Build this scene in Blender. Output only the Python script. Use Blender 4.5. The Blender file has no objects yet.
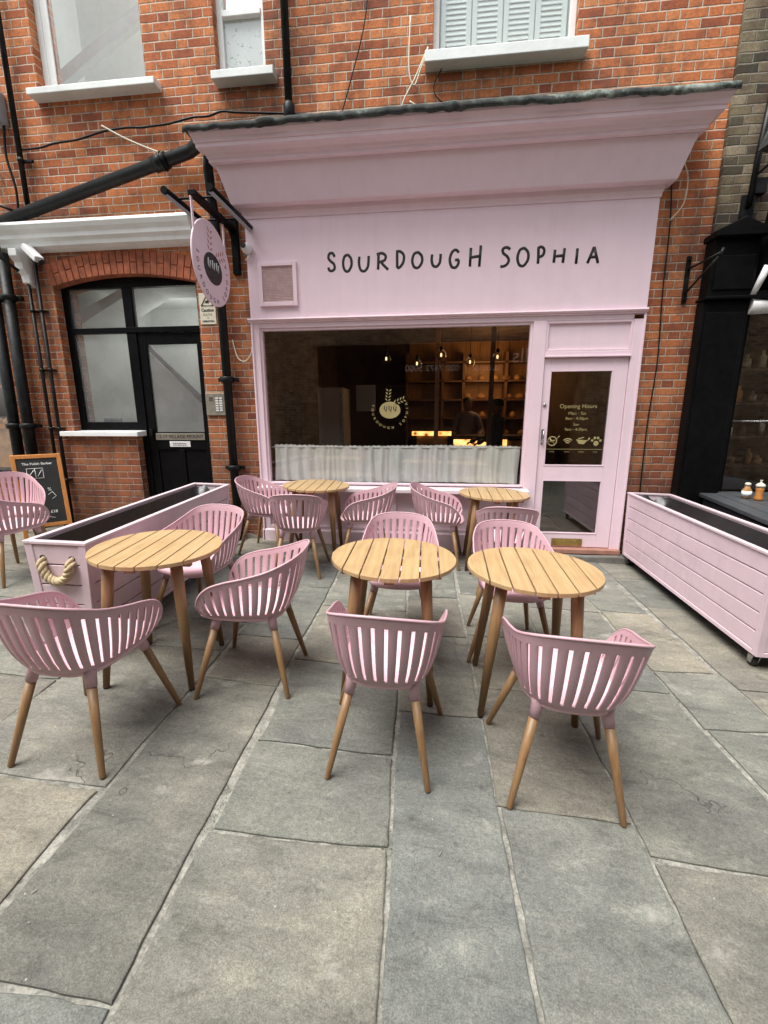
import bpy, math, random
from mathutils import Vector, Matrix, Quaternion
random.seed(11)
R=math.radians
GA,GB=-0.0308,0.01035                     # the alley falls to the right and towards the viewer
def gz(x,y): return GA*x+GB*(y+2.2)
sc=bpy.context.scene
COL=sc.collection
# ------------------------------------------------------------------ helpers
class MB:
    def __init__(s): s.v=[];s.f=[];s.m=[];s.sm=[]
    def add(s,vs,fs,mi=0,smooth=False):
        o=len(s.v); s.v+= [tuple(a) for a in vs]
        for f in fs: s.f.append(tuple(o+i for i in f)); s.m.append(mi); s.sm.append(smooth)
        return s
    def box(s,x0,x1,y0,y1,z0,z1,mi=0,M=None):
        vs=[(x,y,z) for x in (x0,x1) for y in (y0,y1) for z in (z0,z1)]
        if M is not None: vs=[tuple(M@Vector(a)) for a in vs]
        return s.add(vs,[(0,1,3,2),(4,6,7,5),(0,4,5,1),(2,3,7,6),(0,2,6,4),(1,5,7,3)],mi)
    def hexa(s,p,mi=0):   # 4 bottom (ccw from above) + 4 top
        return s.add(p,[(3,2,1,0),(4,5,6,7),(0,1,5,4),(1,2,6,5),(2,3,7,6),(3,0,4,7)],mi)
    def tube(s,pts,r,n=10,mi=0,cap=True,closed=False,sx=1.0,up=None):
        pts=[Vector(p) for p in pts]; N=len(pts)
        rs=r if isinstance(r,(list,tuple)) else [r]*N
        rings=[]; prev=None
        for i,p in enumerate(pts):
            if closed: t=(pts[(i+1)%N]-pts[i-1])
            else: t=(pts[min(i+1,N-1)]-pts[max(i-1,0)])
            t.normalize()
            if prev is None:
                a=Vector(up) if up else (Vector((0,0,1)) if abs(t.z)<.9 else Vector((0,1,0)))
            else: a=prev
            b=t.cross(a); 
            if b.length<1e-6: a=Vector((1,0,0)); b=t.cross(a)
            b.normalize(); a=b.cross(t).normalized(); prev=a
            rings.append([p+(a*math.cos(q)*sx+b*math.sin(q))*rs[i] for q in [2*math.pi*k/n for k in range(n)]])
        vs=[tuple(q) for rg in rings for q in rg]; fs=[]
        M=N if closed else N-1
        for i in range(M):
            for k in range(n):
                a=i*n+k;b=i*n+(k+1)%n;c=((i+1)%N)*n+(k+1)%n;d=((i+1)%N)*n+k
                fs.append((a,b,c,d))
        s.add(vs,fs,mi,True)
        if cap and not closed:
            o=len(s.v)-len(vs)
            s.f.append(tuple(o+k for k in reversed(range(n)))); s.m.append(mi); s.sm.append(False)
            s.f.append(tuple(o+(N-1)*n+k for k in range(n))); s.m.append(mi); s.sm.append(False)
        return s
    def lathe(s,prof,c=(0,0,0),n=20,mi=0,M=None,smooth=True):
        vs=[];fs=[]
        for r,z in prof:
            for k in range(n):
                q=2*math.pi*k/n; p=Vector((c[0]+r*math.cos(q),c[1]+r*math.sin(q),c[2]+z))
                if M is not None: p=M@p
                vs.append(tuple(p))
        for i in range(len(prof)-1):
            for k in range(n): fs.append((i*n+k,i*n+(k+1)%n,(i+1)*n+(k+1)%n,(i+1)*n+k))
        o=len(s.v); s.add(vs,fs,mi,smooth)
        s.f.append(tuple(o+k for k in reversed(range(n)))); s.m.append(mi); s.sm.append(False)
        e=o+(len(prof)-1)*n; s.f.append(tuple(e+k for k in range(n))); s.m.append(mi); s.sm.append(False)
        return s
    def prism(s,poly,axis,d0,d1,mi=0,M=None):  # poly 2D ; axis 'x': (y,z) 'y': (x,z) 'z': (x,y)
        def P(a,b,d): return (d,a,b) if axis=='x' else ((a,d,b) if axis=='y' else (a,b,d))
        n=len(poly); vs=[P(a,b,d0) for a,b in poly]+[P(a,b,d1) for a,b in poly]
        if M is not None: vs=[tuple(M@Vector(a)) for a in vs]
        fs=[tuple(reversed(range(n))),tuple(range(n,2*n))]+[(i,(i+1)%n,n+(i+1)%n,n+i) for i in range(n)]
        return s.add(vs,fs,mi)
    def build(s,name,mats,parent=None,bevel=0,recalc=True,seg=2,angle=40):
        me=bpy.data.meshes.new(name); me.from_pydata(s.v,[],s.f)
        if not isinstance(mats,(list,tuple)): mats=[mats]
        for m in mats: me.materials.append(m)
        me.polygons.foreach_set('material_index',s.m); me.polygons.foreach_set('use_smooth',s.sm)
        me.update()
        if recalc:
            import bmesh
            b=bmesh.new(); b.from_mesh(me); bmesh.ops.recalc_face_normals(b,faces=b.faces); b.to_mesh(me); b.free()
        o=bpy.data.objects.new(name,me); COL.objects.link(o)
        if parent is not None: o.parent=parent
        if bevel:
            md=o.modifiers.new('Bevel','BEVEL'); md.width=bevel; md.segments=seg; md.limit_method='ANGLE'; md.angle_limit=R(angle)
        return o
def tag(o,label,cat,group=None,kind=None):
    o['label']=label; o['category']=cat
    if group: o['group']=group
    if kind: o['kind']=kind
    return o
def thing(name,label,cat,loc=(0,0,0),group=None,rz=0,tilt=False):
    o=bpy.data.objects.new(name,None); COL.objects.link(o); o.empty_display_size=.1
    tag(o,label,cat,group); place(o,loc,rz,tilt); return o
TILT=Vector((0,0,1)).rotation_difference(Vector((-GA,-GB,1)).normalized())
def place(o,loc,rz,tilt=True):
    q=Quaternion((0,0,1),rz)
    if tilt: q=TILT@q
    o.rotation_mode='QUATERNION'; o.rotation_quaternion=q; o.location=loc
def dup(root,loc,rz,label,group=None,tilt=True):
    r=root.copy(); COL.objects.link(r); place(r,loc,rz,tilt); r['label']=label
    if group: r['group']=group
    for ch in list(root.children):
        c=ch.copy(); COL.objects.link(c); c.parent=r
        for g in list(ch.children):
            d=g.copy(); COL.objects.link(d); d.parent=c
    return r
# ------------------------------------------------------------------ materials
class NT:
    def __init__(s,m): s.t=m.node_tree; s.N=s.t.nodes; s.L=s.t.links
    def n(s,typ,ins=None,**kw):
        d=s.N.new(typ)
        for k,v in kw.items(): setattr(d,k,v)
        if ins:
            for k,v in ins.items(): s.set(d.inputs[k],v)
        return d
    def set(s,i,v):
        if isinstance(v,bpy.types.NodeSocket): s.L.new(v,i)
        else: i.default_value=v
    def m(s,op,a,b=None,c=None,clamp=False):
        d=s.N.new('ShaderNodeMath'); d.operation=op; d.use_clamp=clamp
        s.set(d.inputs[0],a)
        if b is not None: s.set(d.inputs[1],b)
        if c is not None: s.set(d.inputs[2],c)
        return d.outputs[0]
    def mix(s,f,a,b,blend='MIX'):
        d=s.N.new('ShaderNodeMix'); d.data_type='RGBA'; d.blend_type=blend
        s.set(d.inputs[0],f); s.set(d.inputs[6],a); s.set(d.inputs[7],b); return d.outputs[2]
    def noise(s,vec,scale,detail=4,rough=.55,out=0,dist=0):
        d=s.N.new('ShaderNodeTexNoise'); s.L.new(vec,d.inputs['Vector']); d.inputs['Scale'].default_value=scale
        d.inputs['Detail'].default_value=detail; d.inputs['Roughness'].default_value=rough; d.inputs['Distortion'].default_value=dist; return d.outputs[out]
    def ramp(s,f,stops,interp='LINEAR'):
        d=s.N.new('ShaderNodeValToRGB'); d.color_ramp.interpolation=interp; e=d.color_ramp.elements
        while len(e)<len(stops): e.new(.5)
        for i,(p,c) in enumerate(stops): e[i].position=p; e[i].color=c if len(c)==4 else (*c,1)
        s.set(d.inputs[0],f); return d.outputs[0]
    def map(s,f,a,b,c=0.,d=1.):
        x=s.N.new('ShaderNodeMapRange'); s.set(x.inputs[0],f)
        for i,v in zip((1,2,3,4),(a,b,c,d)): x.inputs[i].default_value=v
        return x.outputs[0]
def newmat(name):
    m=bpy.data.materials.new(name); m.use_nodes=True; nt=NT(m); nt.N.clear()
    nt.out=nt.n('ShaderNodeOutputMaterial'); nt.b=nt.n('ShaderNodeBsdfPrincipled'); nt.L.new(nt.b.outputs[0],nt.out.inputs[0])
    nt.tc=nt.n('ShaderNodeTexCoord'); nt.mat=m; return nt
def c4(c): return (*c,1)
def simple(name,col,rough=.5,metal=0,var=.12,scale=18,bump=.15,bscale=60,spec=.5,dirt=0,dscale=3,dcol=(.05,.045,.035),coat=0,streak=0):
    nt=newmat(name); P=nt.tc.outputs['Object']
    n1=nt.noise(P,scale,5); n2=nt.noise(P,scale*.17,3)
    f=nt.m('ADD',nt.m('MULTIPLY',n1,.5),nt.m('MULTIPLY',n2,.5))
    lo=tuple(max(0,x*(1-var)) for x in col); hi=tuple(min(1,x*(1+var)) for x in col)
    c=nt.ramp(f,[(.35,lo),(.65,hi)])
    if dirt:
        dm=nt.map(nt.noise(P,dscale,6,.65),.5,.75,0,dirt); c=nt.mix(dm,c,c4(dcol))
    if streak:
        mp=nt.n('ShaderNodeMapping',{0:P}); mp.inputs['Scale'].default_value=(14,14,.7)
        c=nt.mix(nt.map(nt.m('ADD',nt.noise(mp.outputs[0],1.,6,.65),nt.m('MULTIPLY',nt.noise(P,1.1,3),.35)),.66,.92,0,streak),c,c4(dcol))
    nt.set(nt.b.inputs['Base Color'],c)
    nt.set(nt.b.inputs['Roughness'],nt.map(nt.noise(P,scale*1.7,4),.3,.7,max(0,rough-.08),min(1,rough+.08)))
    nt.b.inputs['Metallic'].default_value=metal; nt.b.inputs['Specular IOR Level'].default_value=spec
    nt.b.inputs['Coat Weight'].default_value=coat
    if bump:
        b=nt.n('ShaderNodeBump',{'Strength':bump,'Distance':.002,'Height':nt.noise(P,bscale,4)}); nt.L.new(b.outputs[0],nt.b.inputs['Normal'])
    return nt.mat
def brick(name,stops,mortar,soot=.5,seed=0.,course=.075,soft=1.0,lowdark=.0):
    nt=newmat(name); P=nt.tc.outputs['Object']; mm=nt.m
    sep=nt.n('ShaderNodeSeparateXYZ',{0:P}); 
    wv=nt.noise(P,9,3,out=1); ws=nt.n('ShaderNodeSeparateXYZ',{0:wv})
    x=mm('ADD',mm('ADD',sep.outputs[0],sep.outputs[1]),mm('MULTIPLY',mm('SUBTRACT',ws.outputs[0],.5),.012*soft)); x=mm('ADD',x,50+seed)
    z=mm('ADD',mm('ADD',sep.outputs[2],20.),mm('MULTIPLY',mm('SUBTRACT',ws.outputs[1],.5),.010*soft))
    zr=mm('DIVIDE',z,course); row=mm('FLOOR',zr); fz=mm('MULTIPLY',mm('FRACT',zr),course)
    off=mm('MULTIPLY',mm('MODULO',row,2.),.5)
    U=mm('ADD',mm('DIVIDE',x,.3375),off); k=mm('FLOOR',U); fu=mm('MULTIPLY',mm('FRACT',U),.3375)
    isH=mm('GREATER_THAN',fu,.225); lx=mm('SUBTRACT',fu,mm('MULTIPLY',isH,.225)); w=mm('SUBTRACT',.225,mm('MULTIPLY',isH,.1125))
    dx=mm('MINIMUM',lx,mm('SUBTRACT',w,lx)); dz=mm('MINIMUM',fz,mm('SUBTRACT',course,fz)); dd=mm('MINIMUM',dx,dz)
    fn=nt.noise(P,70,4)
    dd=mm('ADD',dd,mm('MULTIPLY',mm('SUBTRACT',fn,.5),.005))
    br=nt.map(dd,.0030,.0078)   # 0 mortar,1 brick
    idv=nt.n('ShaderNodeCombineXYZ',{0:mm('ADD',mm('MULTIPLY',k,2.),isH),1:row,2:seed})
    wn=nt.n('ShaderNodeTexWhiteNoise',noise_dimensions='3D'); nt.L.new(idv.outputs[0],wn.inputs['Vector'])
    big=nt.noise(P,.9,4); 
    sel=mm('ADD',mm('MULTIPLY',wn.outputs['Value'],.8),mm('MULTIPLY',mm('SUBTRACT',nt.noise(P,2.2,3),.38),.7))
    c=nt.ramp(sel,stops)
    c=nt.mix(.7,c,nt.ramp(nt.noise(P,42,7,.75),[(.3,(.42,.42,.42)),(.7,(1.38,1.38,1.38))]),'MULTIPLY')
    mc=nt.mix(nt.noise(P,25,4),c4(tuple(a*.7 for a in mortar)),c4(tuple(min(1,a*1.15) for a in mortar)))
    # patches of smeared mortar on the faces of the bricks
    smr=nt.map(nt.noise(P,16,6,.75),.66,.74,0,.35)
    c=nt.mix(smr,c,c4(mortar))
    c=nt.mix(br,mc,c)
    if soot:
        c=nt.mix(nt.map(big,.52,.8,0,soot),c,c4((.06,.045,.04)))
        smp=nt.n('ShaderNodeMapping',{0:P}); smp.inputs['Scale'].default_value=(7,7,.6)
        c=nt.mix(nt.map(mm('ADD',nt.noise(smp.outputs[0],1.,5,.6),mm('MULTIPLY',nt.noise(P,.8,3),.4)),.70,.95,0,.6),c,c4((.10,.06,.045)))
        c=nt.mix(nt.map(mm('ADD',nt.noise(P,6,6,.7),mm('MULTIPLY',big,.4)),.68,.85,0,.55),c,c4((.09,.05,.04)))
    c=nt.mix(1.,c,nt.ramp(nt.noise(P,170,3,.6),[(.3,(.84,.84,.84)),(.7,(1.16,1.16,1.16))]),'MULTIPLY')
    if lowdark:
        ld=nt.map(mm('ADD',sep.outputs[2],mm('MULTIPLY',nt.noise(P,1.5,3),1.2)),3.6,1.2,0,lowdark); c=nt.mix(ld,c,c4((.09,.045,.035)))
    nt.set(nt.b.inputs['Base Color'],c); nt.b.inputs['Roughness'].default_value=.88; nt.b.inputs['Specular IOR Level'].default_value=.25
    h=mm('ADD',mm('MULTIPLY',br,.8),mm('MULTIPLY',nt.noise(P,55,6,.7),.45))
    b=nt.n('ShaderNodeBump',{'Strength':1.,'Distance':.009,'Height':h}); nt.L.new(b.outputs[0],nt.b.inputs['Normal'])
    return nt.mat
def wood(name,light,dark,ang=0.,axis='y',scale=1.,rough=.5):
    nt=newmat(name); P=nt.tc.outputs['Object']
    mp=nt.n('ShaderNodeMapping',{0:P}); s={'x':(3,55,55),'y':(55,3,55),'z':(55,55,3)}[axis]
    mp.inputs['Scale'].default_value=tuple(a*scale for a in s)
    oi=nt.n('ShaderNodeObjectInfo'); 
    ofs=nt.n('ShaderNodeCombineXYZ',{0:nt.m('MULTIPLY',oi.outputs['Random'],9.),1:nt.m('MULTIPLY',oi.outputs['Random'],5.)})
    nt.L.new(ofs.outputs[0],mp.inputs['Location'])
    g=nt.noise(mp.outputs[0],1.,6,.65,dist=.6); g2=nt.noise(P,7,3)
    c=nt.ramp(nt.m('ADD',nt.m('MULTIPLY',g,.75),nt.m('MULTIPLY',g2,.25)),[(.32,dark),(.62,light)])
    nt.set(nt.b.inputs['Base Color'],c); nt.b.inputs['Roughness'].default_value=rough
    b=nt.n('ShaderNodeBump',{'Strength':.25,'Distance':.001,'Height':g}); nt.L.new(b.outputs[0],nt.b.inputs['Normal'])
    return nt.mat
def glass(name,tint=(.85,.9,.9),fr=1.0,dirt=.0):
    m=bpy.data.materials.new(name); m.use_nodes=True; nt=NT(m); nt.N.clear(); o=nt.n('ShaderNodeOutputMaterial')
    tc=nt.n('ShaderNodeTexCoord')
    ge=nt.n('ShaderNodeNewGeometry'); bk=ge.outputs['Backfacing']; g=nt.n('ShaderNodeBsdfGlossy',{'Roughness':.01,'Color':(1,1,1,1)}); t=nt.n('ShaderNodeBsdfTransparent',{'Color':nt.mix(bk,c4(tint),(1,1,1,1))})
    bp=nt.n('ShaderNodeBump',{'Strength':.012,'Distance':.02,'Height':nt.noise(tc.outputs['Object'],2.2,2)}); nt.L.new(bp.outputs[0],g.inputs['Normal'])
    f=nt.n('ShaderNodeFresnel',{'IOR':1.5}); fac=nt.m('MULTIPLY',nt.m('MULTIPLY',f.outputs[0],1.9*fr,clamp=True),nt.m('SUBTRACT',1.,bk))
    mx=nt.n('ShaderNodeMixShader'); nt.L.new(fac,mx.inputs[0]); nt.L.new(t.outputs[0],mx.inputs[1]); nt.L.new(g.outputs[0],mx.inputs[2])
    last=mx.outputs[0]
    if dirt:
        d=nt.n('ShaderNodeBsdfDiffuse',{'Color':(.55,.56,.55,1)}); m2=nt.n('ShaderNodeMixShader')
        nt.L.new(nt.m('MULTIPLY',nt.map(nt.noise(tc.outputs['Object'],3,5),.3,.8,dirt*.4,dirt),nt.m('SUBTRACT',1.,bk)),m2.inputs[0]); nt.L.new(last,m2.inputs[1]); nt.L.new(d.outputs[0],m2.inputs[2]); last=m2.outputs[0]
    nt.L.new(last,o.inputs[0]); return m
def emit(name,col,st):
    m=bpy.data.materials.new(name); m.use_nodes=True; nt=NT(m); nt.N.clear(); o=nt.n('ShaderNodeOutputMaterial')
    e=nt.n('ShaderNodeEmission',{'Color':c4(col),'Strength':st}); nt.L.new(e.outputs[0],o.inputs[0]); return m
def stone(name):
    nt=newmat(name); P=nt.tc.outputs['Object']; mm=nt.m
    at=nt.n('ShaderNodeAttribute',attribute_name='tint'); ran=at.outputs['Alpha']
    # each slab gets its own stretch of rock: shift the texture by its random number
    sh=nt.n('ShaderNodeCombineXYZ',{0:mm('MULTIPLY',ran,37.),1:mm('MULTIPLY',ran,91.),2:0.})
    Q=nt.n('ShaderNodeVectorMath',{0:P,1:sh.outputs[0]},operation='ADD').outputs[0]
    rot=nt.n('ShaderNodeMapping',{0:Q}); rot.inputs['Rotation'].default_value=(0,0,.9); rot.inputs['Scale'].default_value=(1.3,3.2,1)
    grain=nt.noise(rot.outputs[0],1.9,8,.68,dist=1.1)
    fine=nt.noise(Q,60,8,.75); mid=nt.noise(Q,7,6,.6); big=nt.noise(Q,1.7,4,.55)
    c=at.outputs['Color']
    c=nt.mix(1.,c,nt.ramp(fine,[(.30,(.70,.70,.69)),(.70,(1.28,1.28,1.27))]),'MULTIPLY')
    c=nt.mix(.85,c,nt.ramp(grain,[(.32,(.84,.84,.83)),(.5,(1,1,1)),(.7,(1.16,1.15,1.12))]),'MULTIPLY')
    c=nt.mix(.9,c,nt.ramp(big,[(.3,(.78,.79,.82)),(.7,(1.2,1.18,1.12))]),'MULTIPLY')
    mp2=nt.n('ShaderNodeMapping',{0:Q}); mp2.inputs['Rotation'].default_value=(0,0,.75); mp2.inputs['Scale'].default_value=(1,2.6,1)
    rv=nt.noise(mp2.outputs[0],3.8,10,.70,dist=.5)
    c=nt.mix(.9,c,nt.ramp(rv,[(.34,(.68,.68,.67)),(.45,(.94,.94,.94)),(.55,(1.04,1.04,1.03)),(.68,(1.34,1.33,1.27))]),'MULTIPLY')
    ck=nt.n('ShaderNodeTexVoronoi',{'Scale':1.15},feature='DISTANCE_TO_EDGE'); wq=nt.n('ShaderNodeVectorMath',{0:Q,1:nt.n('ShaderNodeVectorMath',{0:nt.noise(Q,2.4,4,out=1),1:(.5,.5,.5)},operation='SCALE').outputs[0]},operation='ADD'); nt.L.new(wq.outputs[0],ck.inputs['Vector'])
    crk=mm('MULTIPLY',nt.map(ck.outputs['Distance'],.0045,.001),nt.map(nt.noise(Q,1.3,3),.55,.62))
    c=nt.mix(mm('MULTIPLY',crk,.45),c,c4((.05,.05,.045)))
    pt=nt.map(nt.noise(Q,3.7,8,.66,dist=.3),.64,.68,0,.22); c=nt.mix(pt,c,c4((.36,.36,.31)))
    c=nt.mix(1.,c,nt.ramp(nt.noise(Q,210,3,.6),[(.34,(.72,.72,.72)),(.66,(1.28,1.28,1.28))]),'MULTIPLY')
    # pale scuffs and lichen, dark gum spots
    c=nt.mix(nt.map(mm('MULTIPLY',mid,grain),.33,.44,0,.5),c,c4((.40,.39,.35)))
    v=nt.n('ShaderNodeTexVoronoi',{'Scale':7.}); nt.L.new(Q,v.inputs['Vector'])
    vs=nt.n('ShaderNodeSeparateXYZ',{0:v.outputs['Color']})
    spot=mm('MULTIPLY',nt.map(mm('ADD',v.outputs['Distance'],mm('MULTIPLY',mm('SUBTRACT',fine,.5),.12)),.10,.05),mm('GREATER_THAN',vs.outputs[0],.74))
    c=nt.mix(mm('MULTIPLY',spot,.6),c,c4((.07,.07,.065)))
    v2=nt.n('ShaderNodeTexVoronoi',{'Scale':26.}); nt.L.new(Q,v2.inputs['Vector']); vs2=nt.n('ShaderNodeSeparateXYZ',{0:v2.outputs['Color']})
    spk=mm('MULTIPLY',nt.map(v2.outputs['Distance'],.09,.05),mm('GREATER_THAN',vs2.outputs[0],.93))
    c=nt.mix(mm('MULTIPLY',spk,.7),c,c4((.5,.5,.47)))
    nt.set(nt.b.inputs['Base Color'],c)
    nt.set(nt.b.inputs['Roughness'],nt.map(mid,.3,.7,.55,.8)); nt.b.inputs['Specular IOR Level'].default_value=.4
    h=mm('ADD',mm('ADD',mm('MULTIPLY',rv,1.5),mm('MULTIPLY',fine,.28)),mm('MULTIPLY',big,.8)); h=mm('SUBTRACT',h,mm('MULTIPLY',crk,.5))
    b=nt.n('ShaderNodeBump',{'Strength':1.,'Distance':.010,'Height':h}); nt.L.new(b.outputs[0],nt.b.inputs['Normal'])
    return nt.mat
PINK=(.80,.64,.71)
M={}
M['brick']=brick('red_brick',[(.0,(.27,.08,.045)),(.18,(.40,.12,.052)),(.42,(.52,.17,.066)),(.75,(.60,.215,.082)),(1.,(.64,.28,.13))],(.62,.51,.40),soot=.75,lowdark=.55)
M['ybrick']=brick('stock_brick',[(.1,(.05,.045,.035)),(.4,(.13,.11,.07)),(.7,(.22,.18,.11)),(.95,(.30,.25,.17))],(.26,.24,.19),soot=.85,seed=3.3,soft=1.6)
M['obrick']=brick('opposite_brick',[(.1,(.16,.10,.06)),(.5,(.36,.24,.14)),(.9,(.50,.38,.24))],(.50,.46,.38),soot=.3,seed=7.1)
M['vous']=simple('voussoir_brick',(.36,.11,.055),.88,var=.5,scale=14,bump=.7,bscale=45,dirt=.4,dscale=5)
M['mortar']=simple('lime_mortar',(.235,.23,.20),.95,var=.55,scale=110,bump=1.,bscale=120,dirt=.85,dscale=9,dcol=(.09,.09,.08))
M['pink']=simple('pink_paint',PINK,.48,var=.03,scale=6,bump=.12,bscale=90,dirt=.10,dscale=2.0,dcol=(.34,.25,.25),streak=.07)
M['pinkp']=simple('planter_pink_paint',(.71,.555,.615),.5,var=.05,scale=9,bump=.2,bscale=70,dirt=.22,dscale=4,dcol=(.27,.2,.19),streak=.12)
M['plastic']=simple('shaded_pink_plastic',(.52,.33,.37),.42,var=.03,scale=30,bump=.10,bscale=350,dirt=.16,dscale=11,dcol=(.30,.22,.22))  # shell pink darkened: shade of the chair backs is put into the colour
M['seatp']=simple('lit_seat_plastic',(.70,.45,.51),.5,var=.02,scale=30,bump=.08,bscale=350)  # brighter copy of the chair pink, so the seats look lit from above
M['black']=simple('black_paint',(.0035,.0035,.004),.45,var=.4,scale=14,bump=.3,bscale=40,dirt=.2,dscale=6,dcol=(.014,.013,.012),spec=.10)
M['blackm']=simple('black_iron',(.006,.0065,.007),.45,var=.4,scale=20,bump=.5,bscale=50,dirt=.4,dscale=9,dcol=(.04,.044,.04),spec=.22)
M['lead']=simple('weathered_lead',(.045,.052,.05),.8,var=.6,scale=22,bump=1.,bscale=30,dirt=.9,dscale=5,dcol=(.30,.32,.29))
nt=newmat('weathered_lead_flashing'); P=nt.tc.outputs['Object']; sx=nt.n('ShaderNodeSeparateXYZ',{0:P})
f=nt.m('ADD',nt.noise(P,7,7,.72),nt.map(sx.outputs[0],-2.,2.2,-.16,.05)); c=nt.ramp(f,[(.40,(.025,.028,.027)),(.52,(.07,.085,.075)),(.60,(.20,.24,.21)),(.72,(.34,.37,.33))])
nt.set(nt.b.inputs['Base Color'],c); nt.b.inputs['Roughness'].default_value=.85; bb=nt.n('ShaderNodeBump',{'Strength':1.,'Distance':.008,'Height':nt.noise(P,24,6,.7)}); nt.L.new(bb.outputs[0],nt.b.inputs['Normal']); M['leadf']=nt.mat
M['white']=simple('white_paint',(.80,.83,.82),.5,var=.05,scale=9,bump=.25,bscale=45,dirt=.2,dscale=5,dcol=(.35,.34,.3))
M['sill']=simple('painted_stone_sill',(.78,.82,.80),.65,var=.08,scale=12,bump=.5,bscale=40,dirt=.35,dscale=6,dcol=(.3,.29,.25))
M['table']=wood('table_teak',(.47,.325,.165),(.33,.21,.10),axis='y',rough=.42)
M['leg']=wood('leg_teak',(.28,.165,.075),(.19,.10,.045),axis='z',rough=.45)
M['board']=wood('orange_pine',(.56,.23,.05),(.40,.14,.03),axis='z',rough=.5)
M['dwood']=wood('dark_walnut',(.12,.06,.028),(.05,.024,.012),axis='x',rough=.5)
M['rope']=simple('manila_rope',(.50,.40,.25),.9,var=.3,scale=60,bump=1.,bscale=200)
M['liner']=simple('black_liner',(.010,.010,.011),.36,var=.3,scale=10,bump=1.,bscale=22)
M['chrome']=simple('castor_steel',(.45,.45,.46),.3,1,var=.2,scale=30)
M['rubber']=simple('black_rubber',(.02,.02,.02),.6)
M['brass']=simple('brass',(.50,.36,.13),.32,1,var=.25,scale=12)
M['steel']=simple('intercom_steel',(.40,.37,.31),.4,.7,var=.12)
M['glass']=glass('window_glass'); M['glassd']=glass('shop_window_glass',(.96,.96,.955),1.6); M['glassu']=glass('upper_window_glass',(.95,.985,.975),1.3,.22)
M['glassh']=glass('hall_window_glass',(.9,.93,.92),1.0,.35)
M['ink']=simple('black_ink',(.01,.01,.012),.5,var=.1,bump=0)
M['gold']=simple('gold_vinyl',(.34,.29,.13),.5,var=.1,bump=0)
M['chalk']=simple('chalk',(.75,.75,.72),.9,var=.2,scale=80,bump=0)
M['slate']=simple('chalkboard',(.010,.011,.011),.7,var=.4,scale=6,bump=.1)
M['cream']=simple('cream_plastic',(.66,.63,.50),.5,var=.05,dirt=.15)
M['grey']=simple('grey_plastic',(.34,.37,.40),.5,var=.08)
M['wplastic']=simple('white_plastic',(.72,.72,.72),.4,var=.05,dirt=.15)
M['terracotta']=simple('terracotta_tile',(.34,.17,.125),.6,var=.2,scale=14,bump=.4,dirt=.3,dscale=5)
M['dstone']=simple('worn_kerb_stone',(.14,.135,.12),.85,var=.4,scale=12,bump=1.,bscale=30,dirt=.4,dscale=8)
M['mesh']=simple('vent_mesh',(.62,.46,.46),.8,var=.15,scale=100,bump=.6,bscale=300)
M['hallwall']=simple('hall_plaster',(.66,.69,.67),.9,var=.06)
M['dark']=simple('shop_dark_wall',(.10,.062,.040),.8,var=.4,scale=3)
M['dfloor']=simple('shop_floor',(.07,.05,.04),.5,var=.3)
M['fridge']=simple('fridge_steel',(.55,.52,.46),.5,.0,var=.15,scale=4)
M['darkgrey']=simple('dark_grey_paint',(.045,.05,.055),.55,var=.25,scale=10,bump=.4,dirt=.2)
M['conc']=simple('concrete_footing',(.22,.21,.19),.9,var=.3,scale=10,bump=1.,bscale=30)
M['skin']=simple('skin',(.30,.17,.11),.6,var=.1); M['skin2']=simple('skin_brown',(.12,.06,.04),.6,var=.1)
M['shirt']=simple('pale_shirt',(.30,.27,.29),.9,var=.15); M['navy']=simple('navy_shirt',(.03,.04,.075),.9,var=.15); M['hair']=simple('dark_hair',(.01,.009,.008),.6)
M['bread']=simple('bread_crust',(.42,.22,.09),.7,var=.5,scale=9,bump=.8,bscale=30)
M['stone']=stone('york_stone')
def curtain_mat():
    m=bpy.data.materials.new('sheer_curtain'); m.use_nodes=True; nt=NT(m); nt.N.clear(); o=nt.n('ShaderNodeOutputMaterial'); tc=nt.n('ShaderNodeTexCoord')
    mp=nt.n('ShaderNodeMapping',{0:tc.outputs['Object']}); mp.inputs['Scale'].default_value=(45,45,3)
    f=nt.noise(mp.outputs[0],1.,5); c=nt.ramp(f,[(.3,(.84,.90,.86)),(.7,(.90,.96,.92))])
    d=nt.n('ShaderNodeBsdfDiffuse',{'Color':c}); tl=nt.n('ShaderNodeBsdfTranslucent',{'Color':c}); tr=nt.n('ShaderNodeBsdfTransparent')
    a=nt.n('ShaderNodeMixShader',{0:.06}); nt.L.new(d.outputs[0],a.inputs[1]); nt.L.new(tl.outputs[0],a.inputs[2])
    b=nt.n('ShaderNodeMixShader'); nt.L.new(nt.map(f,.3,.7,.10,.0),b.inputs[0]); nt.L.new(a.outputs[0],b.inputs[1]); nt.L.new(tr.outputs[0],b.inputs[2])
    nt.L.new(b.outputs[0],o.inputs[0]); return m
M['curtain']=curtain_mat()
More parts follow.
